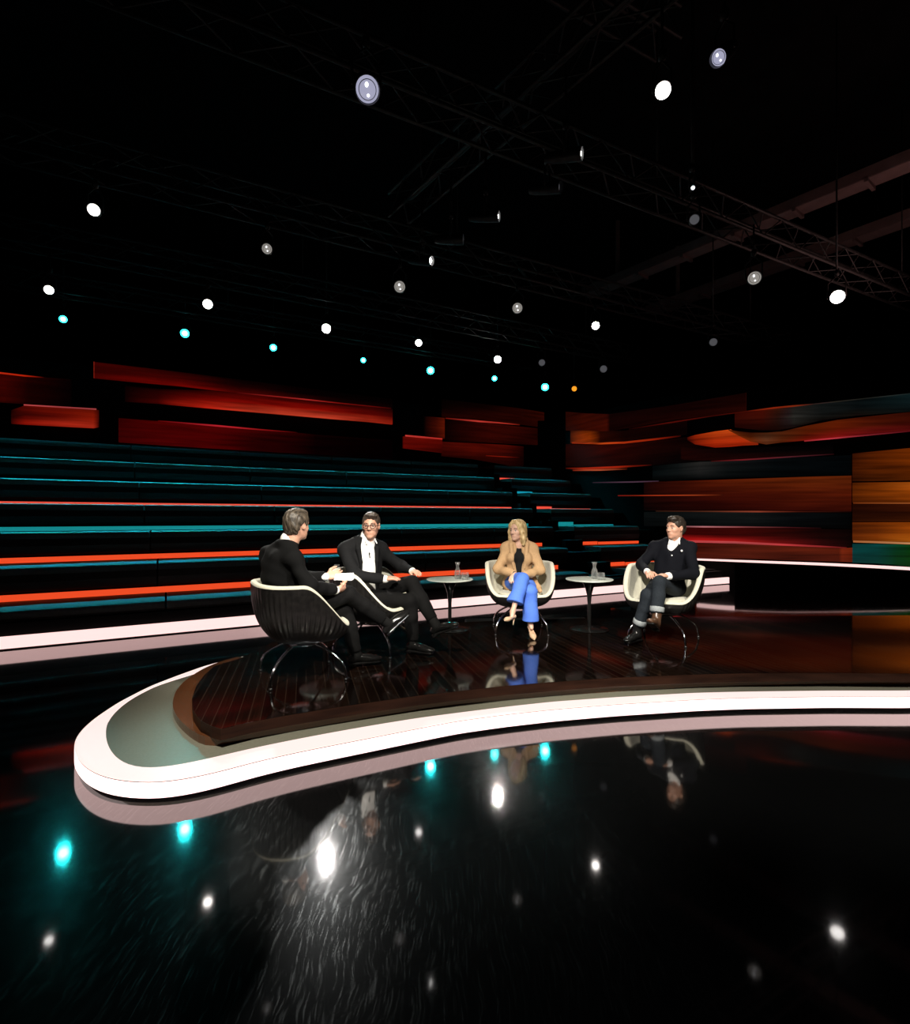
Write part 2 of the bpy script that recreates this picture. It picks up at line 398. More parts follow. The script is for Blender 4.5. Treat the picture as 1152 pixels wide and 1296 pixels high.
# glowing strips at the foot of each riser
strip_col = ['led_red', 'led_red', 'led_teal', 'led_pink', 'led_cyan', 'led_cyan', 'led_cyan']
strip_word = ['orange red', 'orange red', 'teal green', 'salmon', 'blue teal', 'blue teal', 'blue teal']
for k in range(7):
    e = E1 + RUN * (k + 1) if k < 6 else E1 + RUN * 7 + 0.2
    z0 = Z1 + RISE * k
    hgt = (0.09, 0.08, 0.07, 0.05, 0.05, 0.05, 0.05)[k]
    tl = {0: -1.5, 1: -1.5, 2: -1.9, 3: -2.2, 4: -2.6, 5: -3.0, 6: -3.4}[k]
    segs = [(tl, {0: 9.0, 1: 9.25, 2: 9.5, 3: 9.6, 4: 9.5, 5: 9.4, 6: 9.3}[k], hgt, 'left of the aisle')]
    segs.append((10.2, 10.9, hgt * (1.0 if k < 2 else 1.5), 'right beside the aisle'))
    segs.append((10.92, 12.25, hgt * (0.85 if k < 2 else 0.5), 'far right by the video wall'))
    for q, (a, b_, hh, word) in enumerate(segs):
        bm = bmesh.new(); swept(bm, a, b_, rect(e - 0.022, e - 0.014, z0 + 0.004, z0 + hh))
        mm = strip_col[k]
        if q and k == 4: mm = 'led_cyan'
        if q and k in (3, 5): mm = 'led_pink'
        if q == 2 and k == 5: mm = 'led_cyan'
        if k == 6 and q: continue
        tag(obj('light_strip', bm, M[mm]), '%s light strip on the %s tier, %s' % ({'led_pink': 'salmon', 'led_cyan': 'blue teal', 'led_teal': 'teal green', 'led_red': 'orange red'}[mm], ordinal[k], word), 'light strip', 'riser light strips')
# white glowing plinth along the front of the tribune
bm = bmesh.new(); swept(bm, -1.6, 13.06, rect(0.0, 0.05, 0.020, 0.155), 0.5)
tag(obj('light_strip', bm, M['led_white']), 'long pinkish white light strip along the foot of the tribune', 'light strip')

# ------------------------------------------------------------------ glowing panels on backdrops
GAIN = np.array([0.54, 0.54, 0.54])
def glow_mesh(name, pts, surf, parent, nv=10, thick=0.0, gamma=1.0):
    """pts: (px, ytop, ybot, colour_top, colour_mid, colour_bottom); laid on a wall, gradient of light baked as the panel's own glow"""
    xs = []
    for a, b in zip(pts, pts[1:]):
        n = max(1, int(abs(b[0] - a[0]) / 6))
        for i in range(n):
            u = i / n; xs.append((a, b, u))
    xs.append((pts[-2], pts[-1], 1.0))
    V = []; C = []; Fc = []
    for a, b, u in xs:
        us = u
        px = a[0] + (b[0] - a[0]) * u
        yt = a[1] + (b[1] - a[1]) * u; yb = a[2] + (b[2] - a[2]) * u
        ct, cm, cb = [np.array(lin(a[i])) * (1 - us) + np.array(lin(b[i])) * us for i in (3, 4, 5)]
        for j in range(nv + 1):
            v = j / nv
            V.append(surf(px, yt + (yb - yt) * v))
            C.append((ct * (1 - 2 * v) + cm * 2 * v if v < 0.5 else cm * (2 - 2 * v) + cb * (2 * v - 1)) * GAIN)
    k = nv + 1; n = len(xs)
    for i in range(n - 1):
        for j in range(nv):
            Fc.append((i * k + j, (i + 1) * k + j, (i + 1) * k + j + 1, i * k + j + 1))
    if thick:
        border = [i * k for i in range(n)] + [(n - 1) * k + j for j in range(1, k)] + [i * k + nv for i in range(n - 2, -1, -1)] + [j for j in range(nv - 1, 0, -1)]
        base = len(V)
        for idx in border:
            p = V[idx]; V.append(p + surf.back * thick); C.append(C[idx] * 0.25)
        m_ = len(border)
        for q in range(m_):
            q2 = (q + 1) % m_
            Fc.append((border[q2], border[q], base + q, base + q2))
    return V, C, Fc

class Surf:
    pass
class TribSurf(Surf):
    def __init__(self, e): self.e = e; self.back = N.copy()
    def __call__(self, px, py):
        c = (px - 576) / F
        # P0 + t T + n e  on the ray (c d, d)
        d = (self.e + P0.dot(N)) / (N.x * c + N.y)
        return Vector((c * d, d, CAM + (HOR - py) / F * d))
wall_curve = catmull([(3.35, 19.6, 0), (3.3, 17.6, 0), (4.45, 14.9, 0), (5.75, 13.15, 0), (7.1, 12.45, 0), (8.9, 12.2, 0), (10.9, 12.0, 0), (13.5, 11.9, 0), (16.5, 12.3, 0)], 24)
class CurveSurf(Surf):
    def __init__(self, off=0.0): self.off = off; self.back = Vector((0.35, 0.94, 0))
    def __call__(self, px, py):
        c = (px - 576) / F
        best = None
        for a, b in zip(wall_curve, wall_curve[1:]):
            ax, ay, bx, by = a.x, a.y - self.off, b.x, b.y - self.off
            fa = ax - c * ay; fb = bx - c * by
            if fa <= 0 <= fb and fb > fa:
                u = -fa / (fb - fa); best = (ax + (bx - ax) * u, ay + (by - ay) * u); break
        if best is None:
            a = wall_curve[0] if c < wall_curve[0].x / wall_curve[0].y else wall_curve[-1]
            best = (c * a.y, a.y - self.off)
        return Vector((best[0], best[1], CAM + (HOR - py) / F * best[1]))

def glow(name, pts, surf, parent=None, nv=10, thick=0.0, label=None, cat=None, group=None):
    V, C, Fc = glow_mesh(name, pts, surf, parent, nv, thick)
    o0 = Vector(parent.location) if parent is not None else Vector((0, 0, 0))
    me = bpy.data.meshes.new(name); me.from_pydata([tuple(v - o0) for v in V], [], Fc); me.update()
    at = me.color_attributes.new('Glow', 'FLOAT_COLOR', 'POINT'); C = [np.array(c) * (np.array([1.0, 0.5, 0.6]) if isinstance(surf, TribSurf) else np.array([0.95, 0.72, 0.9]) if c[0] > c[1] * 1.3 else 1.0) for c in C]
    at.data.foreach_set('color', np.array([(*c, 1.0) for c in C], dtype=np.float32).ravel())
    o = link(name, me, M['screen'], parent)
    return tag(o, label, cat, group)

EB = 6.95
bm = bmesh.new(); swept(bm, -9, 10.3, rect(EB, EB + 0.15, 0, 5.0)); tag(obj('wall_tribune', bm, M['black']), kind='structure')
bs = TribSurf(EB - 0.10)
LG = 'glowing red backdrop panels'
K = (0, 0, 0)
def panel(label, pts, line=None, surf=bs, nv=10, thick=0.09):
    r = empty('light_box', surf(pts[0][0], pts[0][2]))
    tag(r, label, 'light box', LG)
    glow('panel_face', pts, surf, r, nv, thick)
    if line is not None:
        s2 = TribSurf(surf.e - 0.02) if isinstance(surf, TribSurf) else CurveSurf(surf.off + 0.02)
        glow('led_line', line, s2, r, 2)
    return r
panel('dim red light box at the left edge under a thin bright orange line',
      [(-40, 466, 506, (70, 8, 2), (60, 8, 3), (60, 12, 4)), (5, 473, 509, (85, 12, 4), (70, 10, 4), (70, 14, 5)), (36, 476, 511, (45, 6, 3), (32, 4, 2), (32, 6, 3)), (90, 480, 515, (10, 2, 2), (8, 2, 2), (8, 2, 2))],
      [(-40, 466, 468.5, (255, 90, 40), (255, 90, 40), (255, 90, 40)), (30, 474.5, 476.5, (240, 70, 25), (240, 70, 25), (240, 70, 25)), (56, 477.3, 478.2, (50, 8, 4), (50, 8, 4), (50, 8, 4))])
panel('small bright orange red light box with pinkish top line at the far left',
      [(14, 519, 536, (20, 4, 2), (50, 12, 5), (60, 12, 5)), (32, 513, 537, (110, 25, 8), (70, 14, 6), (190, 45, 20)), (80, 516, 539.5, (150, 40, 14), (115, 26, 9), (235, 80, 45)), (118, 518.5, 541.5, (165, 50, 16), (160, 46, 16), (245, 90, 50)), (125, 519, 540, (90, 26, 8), (80, 22, 8), (70, 16, 6))],
      [(30, 511.6, 513.2, (230, 120, 110), (240, 130, 120), (230, 120, 110)), (122, 517, 518.8, (235, 130, 120), (240, 140, 130), (235, 130, 120))])
panel('long dark red panel starting high at the left, brightest along its lower edge',
      [(119, 458, 478, (75, 10, 4), (60, 7, 3), (95, 14, 6)), (170, 464, 483, (65, 8, 3), (75, 8, 4), (130, 18, 7)), (230, 471, 488.5, (40, 5, 3), (75, 8, 4), (150, 20, 8)), (300, 480, 497, (16, 2, 2), (36, 4, 3), (100, 14, 8)), (380, 490, 504.5, (5, 1, 1), (14, 2, 2), (50, 8, 6)), (497, 505, 516.5, (2, 0, 0), (6, 1, 1), (16, 3, 3))],
      [(118.4, 457.5, 478.5, (140, 50, 30), (150, 55, 30), (150, 50, 28)), (119.6, 457.7, 478.7, (140, 50, 30), (150, 55, 30), (150, 50, 28))])
panel('brightest long orange red panel in the middle of the tribune backdrop',
      [(158, 488, 508, (12, 2, 2), (16, 2, 3), (18, 3, 3)), (200, 492, 510.5, (25, 3, 2), (60, 7, 4), (80, 10, 5)), (260, 494, 516, (60, 6, 3), (125, 16, 6), (255, 70, 38)), (330, 500.5, 522, (75, 8, 4), (165, 24, 8), (255, 112, 66)), (410, 509.5, 529, (70, 8, 4), (160, 25, 8), (255, 120, 74)), (470, 515, 534, (60, 8, 4), (120, 18, 7), (240, 90, 50)), (497, 518, 537, (35, 6, 3), (80, 14, 6), (190, 60, 30))],
      [(300, 496.3, 497.6, (90, 15, 12), (90, 15, 12), (90, 15, 12)), (385, 504.6, 506.2, (210, 70, 60), (210, 70, 60), (210, 70, 60)), (430, 509.6, 511, (150, 35, 25), (150, 35, 25), (150, 35, 25)), (495, 516.3, 517.3, (70, 12, 8), (70, 12, 8), (70, 12, 8))])
panel('wide deep red panel just above the top tier, fading out to the right',
      [(150, 529, 559.5, (60, 4, 4), (70, 6, 5), (80, 8, 7)), (200, 533, 563, (100, 8, 6), (88, 7, 6), (98, 8, 8)), (262, 538, 567, (110, 8, 8), (90, 6, 6), (100, 8, 8)), (330, 543, 571, (75, 8, 6), (50, 4, 4), (55, 4, 5)), (400, 550, 575, (20, 2, 2), (14, 1, 2), (14, 1, 2)), (497, 557, 581, (4, 0, 1), (4, 0, 1), (4, 0, 1))],
      [(200, 532, 533.2, (120, 15, 10), (120, 15, 10), (120, 15, 10)), (275, 537.8, 540, (255, 70, 80), (255, 75, 85), (255, 70, 80)), (330, 543, 544.6, (190, 45, 45), (190, 45, 45), (190, 45, 45)), (376, 546.8, 547.8, (60, 8, 5), (60, 8, 5), (60, 8, 5))])
panel('small red panel with a bright pink top line at the middle of the backdrop',
      [(511, 552, 567, (110, 22, 10), (120, 24, 10), (130, 26, 12)), (535, 554, 570, (135, 26, 10), (115, 22, 8), (100, 20, 8)), (560, 556, 573, (110, 22, 9), (90, 18, 7), (70, 15, 6))],
      [(513, 550.3, 552.4, (255, 110, 90), (255, 110, 90), (255, 110, 90)), (560, 554.6, 556.4, (255, 90, 70), (255, 90, 70), (255, 90, 70))])
panel('brown orange block panel left of the dark red panel, right half of the backdrop',
      [(538, 527, 553, (16, 5, 2), (20, 6, 2), (20, 5, 2)), (552, 528, 554, (70, 24, 7), (75, 27, 8), (60, 20, 6)), (563, 529, 555, (120, 45, 12), (115, 44, 12), (100, 36, 10))])
panel('dark red brown panel under a thin orange line, right half of the backdrop',
      [(564, 531, 557, (12, 3, 2), (14, 4, 2), (16, 4, 2)), (590, 533, 559, (40, 10, 4), (45, 11, 4), (40, 10, 4)), (620, 536, 560, (72, 18, 6), (66, 18, 6), (60, 15, 5)), (660, 540, 562, (58, 16, 5), (52, 15, 5), (50, 14, 5)), (690, 543, 563.5, (28, 8, 3), (24, 8, 3), (50, 16, 6))],
      [(564, 528.6, 530, (140, 40, 20), (140, 40, 20), (140, 40, 20)), (605, 532, 534.2, (240, 100, 80), (250, 105, 80), (240, 100, 80)), (632, 534.4, 536, (235, 95, 70), (235, 95, 70), (235, 95, 70)), (658, 537, 538.2, (110, 35, 15), (110, 35, 15), (110, 35, 15))])
panel('faint brown panel topmost at the right of the tribune backdrop',
      [(560, 505, 527, (5, 2, 1), (10, 4, 2), (40, 12, 5)), (620, 512, 532, (14, 4, 2), (36, 10, 4), (50, 14, 5)), (660, 517, 537, (40, 12, 4), (50, 15, 5), (48, 14, 5)), (689, 522, 541, (62, 20, 6), (52, 17, 5), (44, 14, 5))])
panel('rusty red panel below the right end of the backdrop, above the sixth tier',
      [(560, 559, 577, (80, 22, 8), (76, 20, 8), (50, 12, 5)), (600, 561, 581, (115, 30, 10), (92, 24, 8), (50, 13, 5)), (640, 563, 588, (95, 25, 8), (62, 18, 7), (36, 10, 5)), (663, 565, 595, (40, 10, 4), (30, 8, 4), (22, 6, 3))],
      [(615, 576, 577.2, (120, 30, 14), (140, 40, 18), (120, 30, 14)), (640, 577.6, 579, (190, 60, 30), (190, 60, 30), (190, 60, 30)), (658, 578.6, 579.4, (60, 14, 8), (60, 14, 8), (60, 14, 8))])

# ------------------------------------------------------------------ curved video wall
bm = bmesh.new()
lo = [bm.verts.new((p.x, p.y + 0.05, 0)) for p in wall_curve]; hi = [bm.verts.new((p.x, p.y + 0.05, 4.6)) for p in wall_curve]
lo2 = [bm.verts.new((p.x + 0.12, p.y + 0.35, 0)) for p in wall_curve]; hi2 = [bm.verts.new((p.x + 0.12, p.y + 0.35, 4.6)) for p in wall_curve]
for k in range(len(wall_curve) - 1):
    bm.faces.new((lo[k], lo[k + 1], hi[k + 1], hi[k])); bm.faces.new((hi[k], hi[k + 1], hi2[k + 1], hi2[k])); bm.faces.new((lo2[k + 1], lo2[k], hi2[k], hi2[k + 1]))
bm.faces.new((lo[0], hi[0], hi2[0], lo2[0])); bm.faces.new((lo[-1], lo2[-1], hi2[-1], hi[-1]))
tag(obj('wall_curved', bm, M['black']), kind='structure')
VW = empty('video_wall', (7.1, 12.4, 0.0)); tag(VW, 'curved video wall of flowing orange, brown and slate bands at the right', 'video wall')
cs = CurveSurf(0.02)
def vband(name, pts, off=0.02, nv=10):
    full = []
    for p in pts:
        full.append(p if len(p) == 6 else (p[0], p[1], p[2], p[3], p[3], p[3]))
    return glow(name, full, CurveSurf(off), VW, nv)
# back corner, left of the video wall curve
vband('screen_band', [(716, 521, 545, (42, 12, 4), (48, 14, 4), (40, 11, 4)), (740, 523, 545, (62, 18, 5), (72, 21, 5), (66, 18, 4)), (768, 524, 546, (58, 16, 5), (74, 20, 5), (80, 22, 5)), (772, 524, 546, (22, 5, 3), (24, 5, 3), (26, 5, 3)), (850, 513, 532, (26, 5, 3), (32, 6, 3), (40, 8, 3)), (944, 497, 520, (26, 6, 3), (34, 8, 4), (52, 13, 5)), (945, 497, 520, (60, 20, 10), (60, 20, 10), (60, 20, 10))])
vband('screen_block', [(722, 545, 561, (70, 25, 4), (75, 28, 4), (70, 26, 4)), (738, 545, 561, (110, 45, 4), (170, 70, 6), (190, 80, 8)), (747, 545, 561, (115, 48, 4), (170, 72, 6), (190, 82, 8)), (760, 546, 561, (45, 14, 3), (55, 16, 4), (60, 20, 4)), (790, 545, 560, (26, 6, 3), (26, 6, 3), (26, 6, 3)), (870, 533, 550, (20, 4, 2), (18, 4, 2), (14, 3, 2))], 0.03)
vband('light_streak', [(724, 559.6, 561.4, (180, 60, 15)), (760, 560.2, 562.4, (240, 100, 30)), (790, 559, 561.4, (230, 80, 25)), (830, 554.6, 557, (170, 45, 12)), (862, 551, 552.6, (50, 12, 5))], 0.05, 2)
vband('light_streak', [(796, 542.6, 543.6, (40, 8, 4)), (850, 533.5, 535.5, (95, 22, 10)), (900, 526, 527.4, (70, 16, 8)), (945, 520, 521.2, (100, 28, 10)), (980, 515.2, 517.2, (190, 65, 25)), (1005, 512.8, 514.8, (170, 65, 25)), (1030, 510.8, 512, (60, 50, 40)), (1152, 497.6, 498.8, (36, 48, 48)), (1200, 491, 492, (30, 40, 42))], 0.05, 2)
vband('screen_band', [(716, 562, 590, (40, 8, 3), (34, 8, 3), (30, 7, 3)), (760, 563, 592, (64, 14, 5), (52, 12, 5), (46, 10, 5)), (820, 559, 590, (40, 9, 4), (32, 8, 4), (18, 6, 5)), (870, 553, 585, (18, 4, 3), (20, 5, 3), (10, 6, 6)), (930, 562, 580, (8, 3, 2), (6, 3, 2), (5, 3, 3))], 0.02)
vband('light_streak', [(716, 592, 593.4, (90, 24, 10)), (740, 591.6, 594.2, (210, 60, 20)), (780, 590, 592.6, (200, 55, 20)), (825, 587.8, 589, (50, 14, 8))], 0.05, 2)
vband('light_streak', [(725, 594.6, 596, (160, 50, 20)), (760, 594, 595.8, (250, 130, 70)), (794, 592.8, 594.2, (90, 30, 12))], 0.05, 2)
vband('light_streak', [(750, 610.2, 611.4, (60, 44, 52)), (800, 609.2, 610.8, (105, 84, 96)), (834, 608.2, 609.6, (80, 62, 72))], 0.05, 2)
vband('light_streak', [(782, 626.6, 628, (150, 30, 18)), (830, 626.3, 627.7, (210, 80, 35)), (880, 626, 627.4, (190, 85, 36)), (916, 625.8, 627, (60, 22, 10))], 0.05, 2)
# upper right flowing ribbons
vband('screen_band', [(930, 522, 541, (60, 14, 5), (60, 16, 6), (40, 10, 5)), (965, 518.5, 545, (95, 26, 8), (72, 22, 8), (26, 9, 5)), (985, 516, 545, (70, 34, 16), (52, 32, 22), (30, 12, 6)), (1005, 514, 541, (44, 42, 38), (58, 56, 52), (30, 22, 16)), (1040, 511, 532, (22, 26, 26), (30, 33, 32), (24, 20, 16)), (1085, 505.5, 526, (12, 18, 19), (14, 20, 21), (26, 20, 14)), (1152, 498.6, 521, (18, 36, 38), (18, 32, 34), (16, 22, 22)), (1200, 492, 517, (18, 38, 40), (18, 34, 36), (16, 22, 22))], 0.03)
vband('ribbon_lens', [(870, 553.5, 557, (70, 16, 5), (80, 18, 6), (60, 14, 5)), (880, 550.5, 562.5, (170, 50, 12), (170, 48, 12), (120, 32, 8)), (905, 546, 566.5, (235, 95, 25), (215, 70, 18), (185, 45, 10)), (925, 543.5, 565.5, (245, 105, 30), (220, 74, 20), (195, 50, 12)), (940, 552, 564, (215, 80, 25), (205, 62, 15), (190, 52, 12)), (960, 561, 563, (180, 60, 20), (180, 60, 20), (180, 60, 20))], 0.04)
vband('screen_band', [(922, 543.6, 544.4, (90, 40, 10), (100, 45, 12), (110, 50, 14)), (935, 546, 551.5, (80, 34, 8), (110, 50, 12), (150, 66, 16)), (950, 547.5, 559, (70, 30, 8), (105, 46, 12), (130, 55, 14)), (970, 547.5, 562.5, (80, 44, 18), (120, 78, 42), (120, 66, 30)), (990, 546, 560, (90, 45, 16), (115, 58, 22), (100, 44, 14)), (1020, 539, 557.5, (110, 45, 8), (105, 38, 8), (140, 30, 14)), (1060, 531.5, 553.5, (120, 46, 8), (115, 38, 8), (180, 34, 28)), (1100, 527, 549.5, (90, 32, 8), (100, 34, 10), (150, 30, 28)), (1152, 521.5, 545, (60, 20, 6), (80, 24, 8), (110, 24, 20)), (1200, 517, 541, (40, 14, 6), (60, 20, 8), (80, 20, 18))], 0.05)
vband('light_streak', [(1018, 557.5, 559, (200, 60, 60)), (1060, 553.4, 555.2, (230, 80, 85)), (1152, 545, 546.4, (120, 30, 36)), (1200, 541, 542, (90, 24, 28))], 0.06, 2)
vband('screen_band', [(862, 566, 582, (30, 8, 4), (44, 12, 6), (40, 12, 6)), (890, 568, 583, (24, 8, 6), (40, 12, 8), (46, 13, 8)), (930, 567, 581, (10, 4, 4), (22, 8, 6), (46, 14, 10)), (1000, 564, 577.5, (5, 3, 3), (10, 5, 4), (26, 10, 8)), (1055, 560, 574.5, (3, 2, 2), (5, 3, 3), (10, 5, 4))], 0.03)
vband('light_streak', [(900, 583, 584.4, (70, 18, 14)), (940, 581, 582.8, (140, 44, 44)), (1000, 577.4, 579, (110, 52, 56)), (1056, 574.2, 575.4, (50, 20, 20))], 0.06, 2)
vband('screen_band', [(826, 590, 608, (4, 8, 9), (10, 16, 17), (6, 8, 8)), (858, 586.5, 608, (20, 24, 24), (22, 26, 26), (10, 11, 11)), (885, 584.5, 606.5, (48, 46, 44), (40, 40, 39), (15, 17, 17)), (920, 583, 605, (28, 28, 28), (22, 26, 26), (8, 11, 12)), (980, 580, 603.5, (10, 14, 16), (9, 14, 16), (5, 9, 10)), (1078, 576, 601, (4, 8, 10), (4, 8, 10), (4, 7, 9))], 0.03)
vband('screen_band', [(815, 610, 646, (30, 10, 6), (30, 9, 6), (18, 7, 5)), (850, 609, 646.5, (80, 28, 10), (48, 14, 6), (30, 9, 6)), (900, 607.5, 646.5, (105, 38, 10), (70, 20, 7), (46, 12, 6)), (960, 605.5, 646.5, (118, 48, 12), (85, 26, 8), (62, 17, 7)), (1020, 603.5, 646.5, (125, 55, 14), (98, 34, 9), (70, 20, 7)), (1078, 602, 647, (120, 54, 14), (102, 36, 10), (66, 20, 7))], 0.03)
vband('light_streak', [(830, 646.4, 647.4, (60, 40, 24)), (900, 646.4, 648, (120, 72, 44)), (960, 646.6, 648.4, (180, 90, 56)), (1010, 647, 648.2, (90, 40, 22)), (1078, 647.4, 648.2, (40, 16, 10))], 0.06, 2)
vband('screen_band', [(815, 648, 666, (20, 24, 24), (14, 17, 17), (8, 9, 10)), (860, 648, 666, (24, 28, 28), (20, 24, 24), (12, 14, 14)), (950, 648.5, 666.5, (26, 30, 30), (24, 28, 28), (12, 14, 15)), (1000, 648.8, 667, (14, 18, 20), (12, 16, 18), (8, 11, 12)), (1078, 649, 669, (3, 5, 6), (3, 5, 6), (3, 5, 6))], 0.03)
vband('light_streak', [(850, 665.4, 667, (120, 70, 60)), (890, 665.8, 667.6, (215, 150, 140)), (940, 666.2, 667.8, (190, 110, 100)), (1000, 667, 668.2, (100, 40, 40)), (1040, 668, 669, (40, 14, 14))], 0.06, 2)
vband('screen_band', [(850, 667.5, 684, (60, 8, 6), (72, 9, 6), (200, 26, 22)), (885, 667.5, 685, (70, 9, 6), (78, 10, 6), (230, 40, 34)), (930, 667.8, 686, (72, 11, 6), (74, 11, 6), (215, 38, 32)), (990, 668.5, 688.5, (58, 11, 5), (58, 11, 5), (140, 28, 24)), (1040, 669.5, 691, (32, 7, 4), (34, 7, 4), (70, 16, 14)), (1078, 670, 692.5, (14, 5, 3), (14, 5, 3), (24, 8, 5))], 0.03)
vband('light_streak', [(852, 683.2, 686, (255, 90, 84)), (930, 685.2, 688, (255, 120, 110)), (990, 688, 690.6, (240, 84, 78)), (1040, 690.6, 692.6, (200, 66, 60)), (1072, 692.6, 694, (130, 40, 30))], 0.06, 2)
vband('screen_band', [(880, 687.5, 706.5, (90, 30, 14), (95, 34, 16), (95, 32, 14)), (940, 688.5, 707, (110, 42, 18), (105, 40, 18), (100, 36, 15)), (1062, 694, 711, (110, 40, 14), (105, 38, 14), (95, 32, 12)), (1066, 694, 711, (150, 56, 20), (150, 56, 20), (130, 48, 18)), (1079, 693, 711.5, (140, 52, 18), (135, 50, 18), (120, 44, 16))], 0.05)
# the nearer section at the right edge of the frame
vband('near_band', [(1079, 574, 609, (60, 26, 6), (88, 38, 6), (60, 28, 6)), (1100, 572, 609, (100, 44, 6), (110, 50, 6), (80, 38, 6)), (1152, 567, 608, (138, 64, 6), (140, 66, 6), (95, 46, 6)), (1200, 563, 607, (140, 66, 6), (140, 66, 6), (95, 46, 6))], 0.12)
vband('near_band', [(1079, 611, 636, (100, 48, 6), (115, 54, 7), (90, 42, 6)), (1110, 610.5, 636, (150, 74, 8), (150, 74, 9), (110, 52, 8)), (1152, 610, 636, (215, 120, 26), (190, 98, 14), (150, 74, 10)), (1200, 609, 636, (215, 120, 26), (190, 98, 14), (150, 74, 10))], 0.12)
vband('light_streak', [(1080, 636, 637.4, (150, 75, 24)), (1152, 636, 637.6, (230, 140, 60)), (1200, 636, 637.6, (230, 140, 60))], 0.14, 2)
vband('near_band', [(1079, 638, 660, (50, 20, 5), (38, 15, 4), (50, 22, 5)), (1152, 638, 660, (78, 32, 6), (52, 22, 5), (70, 32, 6)), (1200, 638, 660, (78, 32, 6), (52, 22, 5), (70, 32, 6))], 0.12)
vband('near_band', [(1079, 661, 684, (115, 54, 8), (105, 48, 8), (130, 62, 10)), (1110, 661, 685, (140, 68, 8), (120, 58, 9), (165, 84, 12)), (1152, 661, 686, (190, 98, 14), (170, 88, 12), (220, 130, 24)), (1200, 661, 686, (190, 98, 14), (170, 88, 12), (220, 130, 24))], 0.12)
vband('light_streak', [(1080, 684, 686.4, (240, 160, 80)), (1152, 686.4, 689, (255, 200, 120)), (1200, 688, 690.4, (255, 200, 120))], 0.14, 2)
vband('near_band', [(1079, 688, 712, (6, 74, 74), (6, 78, 76), (6, 66, 64)), (1110, 688.5, 713, (7, 84, 80), (7, 82, 74), (7, 66, 56)), (1135, 689, 715, (8, 78, 48), (10, 74, 34), (10, 60, 24)), (1152, 690, 717, (12, 76, 22), (12, 72, 18), (12, 60, 16)), (1200, 692, 720, (12, 76, 22), (12, 72, 18), (12, 60, 16))], 0.12)
# white trim ledge under the video wall
def wall_ledge():
    # a shallow counter whose lit top is seen from above
    s = CurveSurf(0.06); xs = list(range(882, 1240, 8))
    def yb(x): return 706.8 + (x - 882) * 0.0345 + max(0, x - 1010) ** 2 * 0.00008
    bm = bmesh.new(); prev = None
    for x in xs:
        p = s(x, yb(x)); c = (x - 576) / F
        hgt = 2.4 + (x - 882) * 0.006
        d2 = F * (CAM - p.z) / (yb(x) + hgt - HOR)
        q = Vector((c * d2, d2, p.z))
        r_ = [bm.verts.new(p), bm.verts.new(q)]
        if prev: bm.faces.new((prev[0], prev[1], r_[1], r_[0]))
        prev = r_
    return bm
def wall_counter():
    s = CurveSurf(0.06); xs = list(range(882, 1240, 8))
    def yb(x): return 706.8 + (x - 882) * 0.0345 + max(0, x - 1010) ** 2 * 0.00008
    bm = bmesh.new(); prev = None
    for x in [v for v in xs if v > 926]:
        p = s(x, yb(x)); c = (x - 576) / F
        hgt = 2.4 + (x - 882) * 0.006
        d2 = F * (CAM - p.z) / (yb(x) + hgt - HOR) + 0.01
        q = Vector((c * d2, d2, p.z))
        r_ = [bm.verts.new((p.x, p.y, p.z - 0.006)), bm.verts.new((q.x, q.y, q.z - 0.006)), bm.verts.new((q.x, q.y, 0)), bm.verts.new((p.x, p.y, 0))]
        if prev:
            for a in range(4): bm.faces.new((prev[a], prev[(a + 1) % 4], r_[(a + 1) % 4], r_[a]))
        prev = r_
    return bm
tag(obj('wall_counter', wall_counter(), M['black']), kind='structure')
tag(obj('light_strip', wall_ledge(), M['led_white']), 'thin curved white light strip under the video wall', 'light strip')
# dark post between the two backdrops
bm = bmesh.new(); box(bm, (3.05, 18.3, 2.4), (0.5, 0.35, 4.8), bev=0.01); tag(obj('trim_1', bm, M['black']), kind='structure')

# ------------------------------------------------------------------ stage
ZR = 0.116
outer_px = [(325, 828), (295, 833.5), (260, 842.5), (225, 855), (190, 868.5), (150, 889), (120, 909), (104, 923), (96, 934), (93, 945), (96, 957), (106, 970), (122, 980), (145, 987), (175, 990), (205, 990), (240, 985), (280, 976), (320, 965), (370, 953.5), (420, 943.5), (474, 933), (530, 922), (580, 912.5), (640, 904.5), (700, 898), (780, 891.5), (880, 885.5), (940, 883.2), (1050, 881.6), (1152, 882)]
inner_px = [(325, 828.3), (300, 836.5), (281, 842.8), (238, 855), (197, 868), (170, 882), (154, 893), (140, 907), (134, 920), (134, 935), (138, 947), (146, 958), (158, 966.5), (172, 970.8), (190, 972.4), (220, 969), (250, 963), (283, 955.5), (320, 946.8), (370, 936.5), (420, 927), (474, 917.5), (530, 908.5), (580, 902), (640, 894.5), (700, 888), (780, 882.3), (880, 876.8), (940, 875.3), (1050, 874), (1152, 874)]
step_px = [(300, 838), (276, 845), (258, 853), (242, 863), (230, 873), (222, 884), (218, 899), (220, 909), (226, 919), (238, 931), (254, 942), (268, 945.2), (285, 942), (320, 934.5), (370, 925.5), (420, 916.5), (474, 907.5), (530, 898.5), (580, 892), (640, 886), (700, 880.5), (780, 875), (880, 870), (940, 868), (1050, 866.5), (1152, 866.5)]
plat_px = [(300, 834.5), (271, 843), (258, 855), (248, 869), (243, 884), (244.5, 899), (254, 912), (268, 919), (280, 922.4), (320, 913), (370, 904), (420, 896), (474, 888), (530, 880), (580, 874.5), (640, 868), (700, 863), (780, 857.5), (880, 853.5), (940, 852), (1050, 851.5), (1152, 852.5)]
def plan(pxs, z): return [on_plane(x, y, z).xy for x, y in pxs]
def right_ext(poly, back):
    return poly + [Vector(p) for p in back]
